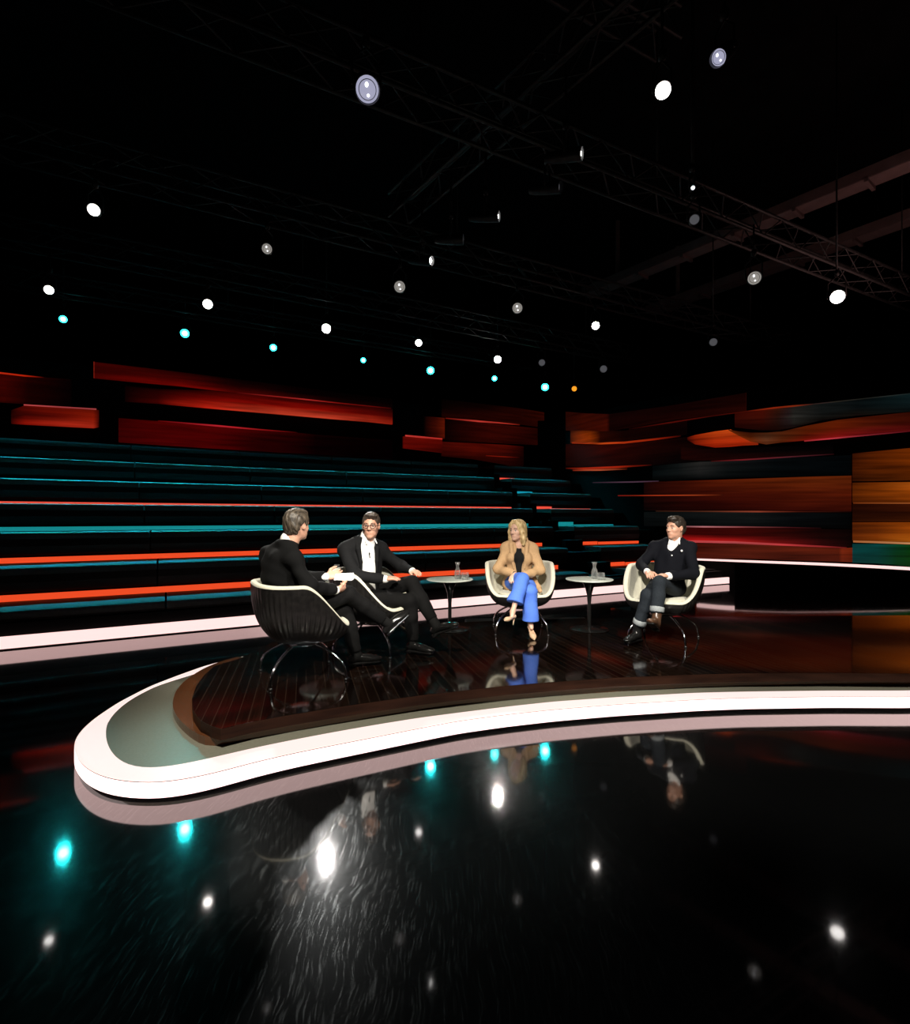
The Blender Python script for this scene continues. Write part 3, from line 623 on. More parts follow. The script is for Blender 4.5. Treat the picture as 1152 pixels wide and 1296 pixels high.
def extend(poly, n=6):
    """carry the front edge on round to the right, beyond the frame"""
    a, b = poly[-2], poly[-1]
    d = (b - a); out = list(poly)
    p = b.copy(); ang = math.atan2(d.y, d.x)
    for i in range(n):
        ang += R(9); p = p + Vector((math.cos(ang), math.sin(ang))) * 0.62; out.append(p.copy())
    return out
back_plat = [(6.3, 7.1), (4.6, 7.05), (3.0, 6.98), (1.7, 6.88), (0.64, 6.75), (-0.15, 6.56), (-0.94, 6.34), (-1.45, 6.22), (-1.76, 5.92), (-1.90, 5.5), (-1.92, 5.2)]
outer = extend(plan(outer_px, ZR)); inner = extend(plan(inner_px, ZR))
step = extend(plan(step_px, ZR)); plat = extend(plan(plat_px, ZS))
STG = empty('round_stage', (1.0, 5.2, 0)); tag(STG, 'curved dark wood talk show stage ringed by a glowing white edge', 'stage')
sinv = Matrix.Translation((-1.0, -5.2, 0))
def spart(name, bm, m, smooth=False, ang=None):
    bmesh.ops.transform(bm, matrix=sinv, verts=bm.verts[:]); return obj(name, bm, m, STG, smooth, ang)
# ring: outer and inner edge lines are resampled to the same count
def resample(poly, n):
    L = [0]
    for a, b in zip(poly, poly[1:]): L.append(L[-1] + (b - a).length)
    out = []
    for i in range(n):
        s = L[-1] * i / (n - 1)
        for j in range(len(L) - 1):
            if s <= L[j + 1] + 1e-9:
                u = (s - L[j]) / max(1e-9, L[j + 1] - L[j]); out.append(poly[j] + (poly[j + 1] - poly[j]) * u); break
    return out
def smooth_line(poly, it=3):
    p = [v.copy() for v in poly]
    for _ in range(it):
        p = [p[0]] + [p[i] * 0.5 + (p[i - 1] + p[i + 1]) * 0.25 for i in range(1, len(p) - 1)] + [p[-1]]
    return p
# the ring goes on behind the stage, hidden from the front
NR = 240
oR = smooth_line(resample([outer[0] + Vector((0.5, 0.45))] + outer, NR)); iR = smooth_line(resample([inner[0] + Vector((0.5, 0.40))] + inner, NR))
bm = bmesh.new()
a = [bm.verts.new((p.x, p.y, ZR)) for p in oR]; b2 = [bm.verts.new((p.x, p.y, ZR)) for p in iR]
for k in range(NR - 1): bm.faces.new((a[k], a[k + 1], b2[k + 1], b2[k]))
spart('glowing_rim_top', bm, M['ringtop'])
bm = bmesh.new()
a = [bm.verts.new((p.x, p.y, ZR - 0.004)) for p in oR]; c_ = [bm.verts.new((p.x, p.y, 0.028)) for p in oR]
i2 = [bm.verts.new((p.x * 0.9 + q.x * 0.1, p.y * 0.9 + q.y * 0.1, 0.028)) for p, q in zip(oR, iR)]
for k in range(NR - 1):
    bm.faces.new((a[k], a[k + 1], c_[k + 1], c_[k])); bm.faces.new((c_[k], c_[k + 1], i2[k + 1], i2[k]))
spart('glowing_rim_side', bm, M['ring'], True)
bm = bmesh.new()
a = [bm.verts.new((p.x, p.y, ZR + 0.0008)) for p in oR]; c_ = [bm.verts.new((p.x, p.y, ZR - 0.006)) for p in oR]
b2 = [bm.verts.new((p.x * 0.96 + q.x * 0.04, p.y * 0.96 + q.y * 0.04, ZR + 0.0008)) for p, q in zip(oR, iR)]
for k in range(NR - 1):
    bm.faces.new((a[k], a[k + 1], b2[k + 1], b2[k]))
    pass
spart('rim_seam', bm, M['seam'])
bm = bmesh.new()
# dark base, set back under the ring
base = [p * 0.75 + q * 0.25 for p, q in zip(oR, iR)]
bb = base + [Vector(p) for p in back_plat]
prism(bm, bb, 0.0, 0.03); spart('dark_base', bm, M['black'])
bm = bmesh.new(); prism(bm, iR + [Vector(p) for p in back_plat], 0.03, ZR - 0.002); spart('ledge', bm, M['ledge'])
stp = smooth_line(resample(step, 160), 1)
bm = bmesh.new(); prism(bm, stp + [Vector(p) for p in back_plat], ZR - 0.002, 0.168); spart('plinth', bm, M['plinth'])
bm = bmesh.new(); prism(bm, plat + [Vector(p) for p in back_plat], 0.1685, ZS - 0.002); spart('stage_fascia', bm, M['plinth_dark'])
bm = bmesh.new(); prism(bm, plat + [Vector(p) for p in back_plat], ZS - 0.0018, ZS); spart('stage_floor', bm, M['stage'])
# low black step behind the woman's chair
bm = bmesh.new(); box(bm, (0, 0, 0.06), (1.7, 0.42, 0.118), bev=0.008)
o = obj('stage_step', bm, M['plastic_black']); o.location = (1.0, 7.35, 0.0); o.rotation_euler = (0, 0, R(4)); tag(o, 'low black access step behind the chair of the woman in blue trousers', 'step')

# ------------------------------------------------------------------ tub chairs
def smooth01(x): x = max(0.0, min(1.0, x)); return x * x * (3 - 2 * x)
def chair_surface(th, u, kind):
    a = abs(math.degrees(th))
    n_ = 2.7
    Rx, Ry = (0.36 if a < 90 else 0.39), 0.395
    rad = 1.0 / ((abs(math.cos(th)) / Rx) ** n_ + (abs(math.sin(th)) / Ry) ** n_) ** (1 / n_)
    hr = 0.425 + (0.755 - 0.425) * smooth01((a - 38) / 62.0) + 0.015 * smooth01((a - 120) / 60)
    flare = 1.0 + 0.03 * smooth01((a - 90) / 60)
    if kind == 'outer':
        s = math.sin(u * math.pi / 2)
        r = rad * (s ** 0.8) * (0.94 + 0.06 * u * flare)
        z = 0.285 + (hr - 0.285) * (1 - math.cos(u * math.pi / 2)) ** 1.35
        if u > 0.5 and a > 40: r += 0.004 * math.cos(th * 62) * min(1, (u - 0.5) * 6) * min(1, (1 - u) * 8)
        return Vector((r * math.cos(th), r * math.sin(th), z))
    # inner: u 0 at the rim's outside edge, 1 at the middle of the seat
    th_k = 0.05
    if u < 0.25:
        w = u / 0.25 * math.pi
        r = rad - th_k / 2 + math.cos(w) * th_k / 2; z = hr + math.sin(w) * 0.024
    elif u < 0.7:
        v = (u - 0.25) / 0.45
        seat = 0.41
        r = (rad - th_k) * (1 - 0.22 * v ** 1.6); z = hr + (seat - hr) * (math.sin(v * math.pi / 2) ** 1.0)
    else:
        v = (u - 0.7) / 0.3
        r = (rad - th_k) * 0.78 * (1 - v); z = 0.41 + 0.01 * v
    return Vector((r * math.cos(th), r * math.sin(th), z))
def grid(us, kind, nth=144):
    bm = bmesh.new(); rows = []
    for u in us:
        rows.append([bm.verts.new(chair_surface(-math.pi + 2 * math.pi * k / nth, u, kind)) for k in range(nth)])
    for A, B in zip(rows, rows[1:]):
        for k in range(nth):
            try: bm.faces.new((A[k], A[(k + 1) % nth], B[(k + 1) % nth], B[k]))
            except ValueError: pass
    bmesh.ops.remove_doubles(bm, verts=bm.verts[:], dist=0.0004)
    return bm
def make_chair(label):
    r = empty('tub_chair'); tag(r, label, 'chair', 'cream tub chairs on the stage')
    obj('outer_shell', grid([0.02 + 0.98 * i / 22 for i in range(23)], 'outer', 360), M['shell'], r, True)
    obj('upholstery', grid([i / 40 for i in range(40)] + [0.995], 'inner'), M['cream'], r, True)
    bm = bmesh.new()
    prof = [(0.0, 0.412), (0.20, 0.412), (0.235, 0.418), (0.248, 0.430), (0.238, 0.443), (0.19, 0.450), (0.0, 0.456)]
    lathe(bm, prof, 40)
    for v in bm.verts: v.co.x = v.co.x * 1.02 + 0.008
    obj('seat_cushion', bm, M['cream'], r, True)
    bm = bmesh.new(); lathe(bm, [(0, 0.262), (0.13, 0.262), (0.15, 0.275), (0.15, 0.296), (0, 0.297)], 28); obj('mounting_plate', bm, M['chrome'], r, True, 40)
    for k in range(4):
        an = R(45 + 90 * k)
        ca, sa = math.cos(an), math.sin(an)
        path = catmull([(0.09 * ca, 0.09 * sa, 0.272), (0.20 * ca, 0.20 * sa, 0.242), (0.325 * ca, 0.325 * sa, 0.175), (0.385 * ca, 0.385 * sa, 0.11), (0.405 * ca, 0.405 * sa, 0.012)], 6)
        bm = bmesh.new(); tube(bm, path, 0.0105, 10)
        l_ = obj('leg', bm, M['chrome'], r, True)
        bm = bmesh.new(); lathe(bm, [(0, 0.0), (0.014, 0.0), (0.015, 0.006), (0.013, 0.016), (0.0, 0.017)], 14, Matrix.Translation((0.405 * ca, 0.405 * sa, 0)))
        obj('glide', bm, M['plastic_black'], l_, True)
    return r
def copy_tree(o, parent=None):
    c = o.copy(); col.objects.link(c)
    if parent is not None: c.parent = parent
    for ch in list(o.children): copy_tree(ch, c)
    return c
SEATS = [  # x, y, facing (degrees from +X)
    (-1.25, 4.39, 27), (-0.80, 5.25, -14), (0.74, 6.15, -92), (2.22, 5.72, -126)]
chair0 = make_chair('tub chair nearest the camera, its dark ribbed back turned to us, under the host')
chairs = [chair0] + [copy_tree(chair0) for _ in range(3)]
chairs[1]['label'] = 'cream tub chair turned sideways under the man with glasses and open white shirt'
chairs[2]['label'] = 'cream tub chair facing us under the woman in blue trousers'
chairs[3]['label'] = 'cream tub chair furthest right, under the man with dark navy cardigan'
for c, (x, y, a) in zip(chairs, SEATS):
    c.location = (x, y, ZS); c.rotation_euler = (0, 0, R(a))

# ------------------------------------------------------------------ pedestal tables with glassware
def make_table(label):
    r = empty('pedestal_table'); tag(r, label, 'table', 'round pedestal tables between the chairs')
    bm = bmesh.new(); lathe(bm, [(0, 0.566), (0.255, 0.566), (0.268, 0.572), (0.270, 0.579), (0.266, 0.583), (0, 0.584)], 56); obj('table_top', bm, M['tabletop'], r, True, 35)
    bm = bmesh.new(); lathe(bm, [(0.0, 0.02), (0.024, 0.022), (0.021, 0.06), (0.02, 0.30), (0.028, 0.40), (0.045, 0.47), (0.07, 0.53), (0.088, 0.565), (0, 0.5655)], 30); obj('pedestal', bm, M['tableblack'], r, True, 50)
    bm = bmesh.new(); lathe(bm, [(0, 0.0), (0.215, 0.0), (0.22, 0.005), (0.21, 0.011), (0.08, 0.017), (0.03, 0.024), (0, 0.0245)], 48); obj('base', bm, M['tableblack'], r, True, 50)
    return r
TABLES = [(-0.06, 6.2), (1.55, 6.2), (-1.43, 5.88)]
tb0 = make_table('round white topped pedestal table between the man with glasses and the woman')
tabs = [tb0, copy_tree(tb0), copy_tree(tb0)]
tabs[1]['label'] = 'round white topped pedestal table between the woman and the man at the far right'
tabs[2]['label'] = 'round pedestal table half hidden behind the host and his chair'
for t_, (x, y) in zip(tabs, TABLES): t_.location = (x, y, ZS)
def make_carafe(label):
    r = empty('glass_carafe'); tag(r, label, 'carafe', 'water carafes on the tables')
    out = [(0.0, 0.0), (0.030, 0.0), (0.036, 0.006), (0.037, 0.05), (0.033, 0.095), (0.020, 0.125), (0.016, 0.14), (0.019, 0.16), (0.030, 0.195)]
    inn = [(0.028, 0.195), (0.017, 0.16), (0.0138, 0.14), (0.018, 0.124), (0.030, 0.094), (0.034, 0.05), (0.033, 0.01), (0, 0.008)]
    bm = bmesh.new(); lathe(bm, out + inn, 26); obj('bottle', bm, M['glass'], r, True, 60)
    bm = bmesh.new(); lathe(bm, [(0, 0.0085), (0.0325, 0.0105), (0.0335, 0.05), (0.0315, 0.08), (0, 0.08)], 24); obj('water', bm, M['water'], r, True, 50)
    return r
def make_tumbler(label):
    r = empty('water_glass'); tag(r, label, 'glass', 'water tumblers on the tables')
    bm = bmesh.new(); lathe(bm, [(0, 0), (0.028, 0), (0.036, 0.008), (0.044, 0.03), (0.044, 0.055), (0.040, 0.082), (0.0385, 0.082), (0.0425, 0.055), (0.0425, 0.031), (0.035, 0.011), (0, 0.008)], 28); obj('tumbler', bm, M['glass'], r, True, 60)
    bm = bmesh.new(); lathe(bm, [(0, 0.0085), (0.034, 0.0115), (0.042, 0.031), (0.042, 0.04), (0, 0.04)], 26); obj('water', bm, M['water'], r, True, 50)
    return r
tt = ZS + 0.5842
car0 = make_carafe('slim glass carafe on the table between the man with glasses and the woman')
cars = [car0, copy_tree(car0), copy_tree(car0)]
cars[1]['label'] = 'slim glass carafe on the table left of the man at the far right'
cars[2]['label'] = 'slim glass carafe seen just beyond the hands of the host'
tum0 = make_tumbler('round water tumbler on the table between the man with glasses and the woman')
tums = [tum0, copy_tree(tum0), copy_tree(tum0)]
tums[1]['label'] = 'round water tumbler on the table left of the man at the far right'
tums[2]['label'] = 'round water tumbler just beyond the raised hand of the host'
for o, p in zip(cars, ((0.03, 6.16), (1.605, 6.18), (-1.285, 5.84))): o.location = (p[0], p[1], tt)
for o, p in zip(tums, ((0.115, 6.10), (1.655, 6.09), (-1.50, 5.80))): o.location = (p[0], p[1], tt)

# ------------------------------------------------------------------ sculpting: blended distance fields meshed with surface nets
class Sculpt:
    def __init__(self): self.P = []
    def cone(self, a, b, r1, r2, k=0.02, sub=False): self.P.append(('c', np.array(a, float), np.array(b, float), r1, r2, k, sub)); return self
    def ell(self, c, r, k=0.02, rot=None, sub=False):
        self.P.append(('e', np.array(c, float), np.array(r, float), np.eye(3) if rot is None else np.array(rot, float), None, k, sub)); return self
    def boxs(self, c, hs, rr=0.01, k=0.01, rot=None, sub=False):
        self.P.append(('b', np.array(c, float), np.array(hs, float), np.eye(3) if rot is None else np.array(rot, float), rr, k, sub)); return self
    def chain(self, pts, rs, k=0.015):
        for i in range(len(pts) - 1): self.cone(pts[i], pts[i + 1], rs[i], rs[i + 1], k)
        return self
    def bounds(self):
        lo = np.full(3, 9.0); hi = np.full(3, -9.0)
        for p in self.P:
            if p[6]: continue
            l, h = self._bb(p); lo = np.minimum(lo, l); hi = np.maximum(hi, h)
        return lo, hi
    def _bb(self, p):
        if p[0] == 'c':
            r = max(p[3], p[4]); return np.minimum(p[1], p[2]) - r, np.maximum(p[1], p[2]) + r
        ext = np.abs(p[3]) @ (p[2] + (p[4] if p[0] == 'b' else 0))
        return p[1] - ext, p[1] + ext
    def field(self, h, noise=None):
        lo, hi = self.bounds(); lo -= 3 * h + 0.01; hi += 3 * h + 0.01
        n = np.ceil((hi - lo) / h).astype(int) + 1
        ax = [(lo[i] + h * np.arange(n[i])).astype(np.float32) for i in range(3)]
        D = np.full(n, 0.08, np.float32)
        for p in self.P:
            l, hh = self._bb(p); m = p[5] + 3 * h + 0.01
            i0 = np.maximum(0, np.floor((l - m - lo) / h).astype(int)); i1 = np.minimum(n, np.ceil((hh + m - lo) / h).astype(int) + 1)
            if np.any(i1 <= i0): continue
            X = ax[0][i0[0]:i1[0]][:, None, None]; Y = ax[1][i0[1]:i1[1]][None, :, None]; Z = ax[2][i0[2]:i1[2]][None, None, :]
            c = p[1]
            if p[0] == 'c':
                ba = p[2] - c; L2 = max(1e-9, ba @ ba)
                t = np.clip(((X - c[0]) * ba[0] + (Y - c[1]) * ba[1] + (Z - c[2]) * ba[2]) / L2, 0, 1)
                d = np.sqrt((X - c[0] - t * ba[0]) ** 2 + (Y - c[1] - t * ba[1]) ** 2 + (Z - c[2] - t * ba[2]) ** 2) - (p[3] + (p[4] - p[3]) * t)
            else:
                Rm = p[3]; x, y, z = X - c[0], Y - c[1], Z - c[2]
                q = [x * Rm[0, a] + y * Rm[1, a] + z * Rm[2, a] for a in range(3)]
                if p[0] == 'e':
                    k0 = np.sqrt(sum((q[a] / p[2][a]) ** 2 for a in range(3))); k1 = np.sqrt(sum((q[a] / p[2][a] ** 2) ** 2 for a in range(3))) + 1e-6
                    d = k0 * (k0 - 1) / k1
                else:
                    g = [np.abs(q[a]) - p[2][a] for a in range(3)]
                    d = np.sqrt(sum(np.maximum(v, 0) ** 2 for v in g)) + np.minimum(np.maximum(np.maximum(g[0], g[1]), g[2]), 0) - p[4]
            S = D[i0[0]:i1[0], i0[1]:i1[1], i0[2]:i1[2]]
            k = max(p[5], 1e-5)
            if p[6]:
                w = np.clip(0.5 - 0.5 * (S + d) / k, 0, 1); D[i0[0]:i1[0], i0[1]:i1[1], i0[2]:i1[2]] = S * (1 - w) + (-d) * w + k * w * (1 - w)
            else:
                w = np.clip(0.5 + 0.5 * (d - S) / k, 0, 1); D[i0[0]:i1[0], i0[1]:i1[1], i0[2]:i1[2]] = d * (1 - w) + S * w - k * w * (1 - w)
        if noise is not None:
            X = ax[0][:, None, None]; Y = ax[1][None, :, None]; Z = ax[2][None, None, :]
            D = D + noise(X, Y, Z)
        return D, lo
    def mesh(self, h, noise=None):
        D, o = self.field(h, noise)
        S = D < 0
        A = np.zeros(np.array(D.shape) - 1, np.int8)
        for dx in (0, 1):
            for dy in (0, 1):
                for dz in (0, 1):
                    A += S[dx:S.shape[0] - 1 + dx, dy:S.shape[1] - 1 + dy, dz:S.shape[2] - 1 + dz]
        act = (A > 0) & (A < 8)
        I, J, Kk = np.nonzero(act)
        idx = np.full(act.shape, -1, np.int32); idx[I, J, Kk] = np.arange(len(I))
        acc = np.zeros((len(I), 3)); cnt = np.zeros(len(I))
        cor = [(a, b, c) for a in (0, 1) for b in (0, 1) for c in (0, 1)]
        val = {c: D[I + c[0], J + c[1], Kk + c[2]] for c in cor}
        for c in cor:
            for axs in range(3):
                if c[axs]: continue
                e = list(c); e[axs] = 1; e = tuple(e)
                v0, v1 = val[c], val[e]; m = (v0 < 0) != (v1 < 0)
                t = np.where(m, v0 / np.where(m, v0 - v1, 1), 0)
                pt = np.zeros((len(I), 3)) + np.array(c); pt[:, axs] += t
                acc[m] += pt[m]; cnt[m] += 1
        V = (np.stack([I, J, Kk], 1) + acc / cnt[:, None]) * h + o
        faces = []
        for axs in range(3):
            u, v = [(1, 2), (2, 0), (0, 1)][axs]
            s0 = [slice(None)] * 3; s1 = [slice(None)] * 3; s0[axs] = slice(0, -1); s1[axs] = slice(1, None)
            ch = S[tuple(s0)] != S[tuple(s1)]
            P_ = np.stack(np.nonzero(ch), 1)
            ok = (P_[:, u] > 0) & (P_[:, v] > 0) & (P_[:, u] < D.shape[u] - 1) & (P_[:, v] < D.shape[v] - 1)
            P_ = P_[ok]
            ins = S[tuple(P_.T)]
            def g(du, dv):
                q = P_.copy(); q[:, u] += du; q[:, v] += dv; return idx[tuple(q.T)]
            a, b, c, d = g(-1, -1), g(0, -1), g(0, 0), g(-1, 0)
            quad = np.stack([a, b, c, d], 1); quad[~ins] = quad[~ins][:, ::-1]
            faces.append(quad)
        Fq = np.concatenate(faces)
        return V, Fq
    def build(self, name, h, m, parent=None, noise=None, relax=1):
        V, Fq = self.mesh(h, noise)
        # one pass of smoothing takes the grid's steps off
        E = np.concatenate([Fq[:, [0, 1]], Fq[:, [1, 2]], Fq[:, [2, 3]], Fq[:, [3, 0]]])
        for _ in range(relax):
            s = np.zeros_like(V); n = np.zeros(len(V))
            np.add.at(s, E[:, 0], V[E[:, 1]]); np.add.at(s, E[:, 1], V[E[:, 0]]); np.add.at(n, E[:, 0], 1); np.add.at(n, E[:, 1], 1)
            V = V * 0.5 + (s / n[:, None]) * 0.5
        me = bpy.data.meshes.new(name)
        me.vertices.add(len(V)); me.vertices.foreach_set('co', V.astype(np.float32).ravel())
        me.loops.add(len(Fq) * 4); me.loops.foreach_set('vertex_index', Fq.astype(np.int32).ravel())
        me.polygons.add(len(Fq)); me.polygons.foreach_set('loop_start', np.arange(0, len(Fq) * 4, 4, dtype=np.int32))
        me.update(calc_edges=True); me.validate()
        return link(name, me, m, parent, True)

def folds(amp, seed, f=18.0):
    r = np.random.RandomState(seed); W = [(r.normal(size=3) * f, r.uniform(0, 6.28)) for _ in range(5)]
    def fn(X, Y, Z):
        s = 0
        for w, ph in W: s = s + np.sin(X * w[0] + Y * w[1] + Z * w[2] + ph)
        return (amp / 2.2 * s).astype(np.float32)
    return fn

def Rz(a): c, s = math.cos(a), math.sin(a); return np.array([[c, -s, 0], [s, c, 0], [0, 0, 1.0]])
def Ry(a): c, s = math.cos(a), math.sin(a); return np.array([[c, 0, s], [0, 1.0, 0], [-s, 0, c]])
def Rx(a): c, s = math.cos(a), math.sin(a); return np.array([[1.0, 0, 0], [0, c, -s], [0, s, c]])
def unit(v): v = np.array(v, float); return v / np.linalg.norm(v)

def add_hand(S, w, d, pn, thumb_side, curl=0.5, size=1.0, spread=0.06, fingers_curl=None):
    """palm, four fingers and a thumb from wrist w, pointing along d, palm facing pn; thumb_side +1/-1 picks the edge"""
    w = np.array(w, float); d = unit(d); pn = np.array(pn, float); pn = unit(pn - d * (pn @ d)); s = np.cross(d, pn) * thumb_side
    z = size
    rot = np.stack([d, s, pn], 1)
    S.cone(w - d * 0.006, w + d * 0.02, 0.025 * z, 0.025 * z, 0.012)
    S.ell(w + d * 0.055 * z, (0.052 * z, 0.042 * z, 0.019 * z), 0.018, rot)
    base = w + d * 0.088 * z
    for i, (off, ln) in enumerate(((0.030, 0.072), (0.010, 0.080), (-0.010, 0.075), (-0.029, 0.060))):
        c = curl if fingers_curl is None else fingers_curl[i]
        p = base + s * off * z - d * abs(off - 0.008) * 0.25
        dirv = unit(d + s * off * spread * 20)
        r0 = 0.0096 * z
        pts = [p - d * 0.012]; ang = 0.25 * c
        for seg, fr in enumerate((0.44, 0.31, 0.25)):
            ang += c * (0.45, 0.75, 0.5)[seg]
            v = dirv * math.cos(ang) + pn * math.sin(ang)
            pts.append(pts[-1] + v * ln * fr * z)
        S.chain(pts, [r0, r0 * 0.98, r0 * 0.88, r0 * 0.72], 0.005)
    tb = w + d * 0.03 * z + s * 0.030 * z
    t1 = tb + unit(d * 0.75 + s * 0.65 + pn * 0.30) * 0.040 * z
    t2 = t1 + unit(d * 1.0 + s * 0.25 + pn * (0.25 + 0.3 * curl)) * 0.032 * z
    t3 = t2 + unit(d * 1.0 + s * 0.0 + pn * (0.3 + 0.5 * curl)) * 0.024 * z
    S.chain([tb - s * 0.012, t1, t2, t3], [0.0155 * z, 0.0125 * z, 0.011 * z, 0.0085 * z], 0.008)

def add_head(S, C, Rm, z=1.0, fem=False):
    def P(x, y, zz): return C + Rm @ (np.array([x, y, zz]) * z)
    def q(*r): return tuple(v * z for v in r)
    S.ell(P(-0.012, 0, 0.028), q(0.099, 0.077, 0.090), 0.02, Rm)
    S.ell(P(0.028, 0, -0.028), q(0.066, 0.060, 0.088), 0.03, Rm)
    S.ell(P(0.034, 0, -0.078), q(0.050, 0.046 if fem else 0.052, 0.036), 0.025, Rm)
    S.ell(P(0.070, 0, -0.102), q(0.021, 0.026, 0.018), 0.018, Rm)
    S.cone(P(0.080, 0.036, 0.022), P(0.080, -0.036, 0.022), 0.012 * z, 0.012 * z, 0.014)
    for sg in (1, -1):
        S.ell(P(0.096, sg * 0.032, 0.001), q(0.014, 0.018, 0.0095), 0.009, Rm, True)
        S.ell(P(0.058, sg * 0.042, -0.026), q(0.020, 0.017, 0.018), 0.022, Rm)
        # ears
        S.ell(P(-0.008, sg * 0.077, -0.006), q(0.020, 0.010, 0.033), 0.006, Rm @ Ry(-0.2) @ Rz(sg * 0.35))
        S.ell(P(-0.002, sg * 0.085, -0.002), q(0.010, 0.005, 0.018), 0.004, Rm @ Ry(-0.2) @ Rz(sg * 0.35), True)
    S.cone(P(0.088, 0, 0.016), P(0.109, 0, -0.028), 0.0085 * z, 0.0125 * z, 0.010)
    for sg in (1, -1): S.ell(P(0.098, sg * 0.012, -0.033), q(0.012, 0.0085, 0.008), 0.006, Rm)
    S.ell(P(0.078, 0, -0.064), q(0.016, 0.030, 0.018), 0.012, Rm)

def small(name, fn, m, parent, smooth=True):
    bm = bmesh.new(); fn(bm); return obj(name, bm, m, parent, smooth)
def ellip(bm, c, r, rot=None, seg=14):
    g = bmesh.ops.create_uvsphere(bm, u_segments=seg, v_segments=max(6, seg // 2), radius=1.0)
    m4 = Matrix.Translation(Vector(c)) @ (Matrix(rot.tolist()).to_4x4() if rot is not None else Matrix.Identity(4)) @ Matrix.Diagonal((*r, 1))
    bmesh.ops.transform(bm, matrix=m4, verts=g['verts'])

def face_parts(body, C, Rm, z=1.0, lips='lips', brow=True, browmat='brow'):
    def P(x, y, zz): return Vector(C + Rm @ (np.array([x, y, zz]) * z))
    for sg in (1, -1):
        def eye(bm, sg=sg): ellip(bm, P(0.0765, sg * 0.032, 0.000), (0.0122 * z,) * 3)
        e = small('eye', eye, M['eyewhite'], body)
        def iris(bm, sg=sg): ellip(bm, P(0.0852, sg * 0.0322, 0.000), (0.0046 * z, 0.0068 * z, 0.0068 * z), Rm)
        small('iris', iris, M['eye'], e)
        def br(bm, sg=sg):
            tube(bm, catmull([P(0.0925, sg * 0.014, 0.021), P(0.091, sg * 0.032, 0.027), P(0.079, sg * 0.050, 0.020)], 4), [0.003] + [0.0045 * z] * 7 + [0.002], 7)
        small('eyebrow', br, M[browmat], body)
    def lp(bm):
        tube(bm, catmull([P(0.079, 0.026, -0.0655), P(0.0905, 0.012, -0.064), P(0.0928, 0, -0.0645), P(0.0905, -0.012, -0.064), P(0.079, -0.026, -0.0655)], 4), [0.0015] + [0.0036 * z] * 15 + [0.0015], 7)
    small('lips', lp, M[lips], body)

def shoe(name, ankle, heel_dir, toe, m, parent, boot=False, pump=False, size=1.0, up=None):
    """shoe around the foot from ankle to toe point; toe already includes the direction"""
    S = Sculpt(); a = np.array(ankle, float); t = np.array(toe, float); d = unit(t - a)
    dn = unit(heel_dir); dn = unit(dn)
    fwd = unit((t - a) - dn * ((t - a) @ dn)); side = np.cross(fwd, dn)
    L = 0.27 * size
    heel = a + dn * 0.055 * size - fwd * 0.045 * size
    ball = heel + fwd * L * 0.66; tip = heel + fwd * L * 0.94
    rot = np.stack([fwd, side, dn], 1)
    S.ell(heel + fwd * 0.01, (0.042 * size, 0.035 * size, 0.036 * size), 0.02, rot)
    S.ell(heel + fwd * L * 0.38 - dn * 0.008, (0.09 * size, 0.038 * size, 0.036 * size), 0.03, rot)
    S.ell(ball + dn * 0.006, (0.075 * size, 0.047 * size, 0.029 * size), 0.03, rot)
    S.ell(tip + dn * 0.012 - fwd * 0.025, (0.05 * size, 0.038 * size, 0.022 * size), 0.02, rot)
    if boot: S.cone(a - dn * 0.06 * size, a + dn * 0.03, 0.047 * size, 0.045 * size, 0.03)
    else: S.cone(a - dn * 0.0, a + dn * 0.03, 0.036 * size, 0.04 * size, 0.025)
    o = S.build(name, 0.006, m, parent, relax=2)
    # sole and heel
    Q = Sculpt()
    Q.boxs(heel + fwd * (L * 0.46) + dn * 0.034 * size, (L * 0.44, 0.030 * size, 0.003), 0.008, 0.005, rot)
    Q.boxs(heel + fwd * 0.012 + dn * 0.042 * size, (0.028 * size, 0.026 * size, 0.010), 0.006, 0.005, rot)
    Q.build('sole', 0.006, M['shoe_black'], o, relax=1)
    return o

def pump_shoe(ankle, dn, fwd, parent):
    a = np.array(ankle, float); dn = unit(dn); fwd = unit(np.array(fwd) - dn * (np.array(fwd) @ dn)); side = np.cross(fwd, dn)
    S = Sculpt(); tilt = unit(fwd + dn * 0.42); td = unit(dn - fwd * 0.42); rot = np.stack([tilt, side, td], 1)
    heel = a + dn * 0.042 - fwd * 0.035
    S.ell(heel, (0.032, 0.028, 0.026), 0.015, rot)
    S.ell(heel + tilt * 0.09, (0.085, 0.029, 0.018), 0.02, rot)
    S.ell(heel + tilt * 0.155, (0.06, 0.036, 0.020), 0.02, rot)
    S.cone(heel + tilt * 0.17, heel + tilt * 0.232, 0.022, 0.007, 0.02)
    S.ell(heel + tilt * 0.07 - td * 0.032, (0.075, 0.022, 0.028), 0.008, rot, True)
    o = S.build('pump_shoe', 0.0045, M['shoe_nude'], parent, relax=2)
    Q = Sculpt(); Q.cone(heel + dn * 0.01 - fwd * 0.008, heel + dn * 0.088 - fwd * 0.004, 0.013, 0.0055, 0.01)
    Q.build('heel', 0.0035, M['shoe_nude'], o, relax=1)
    return o

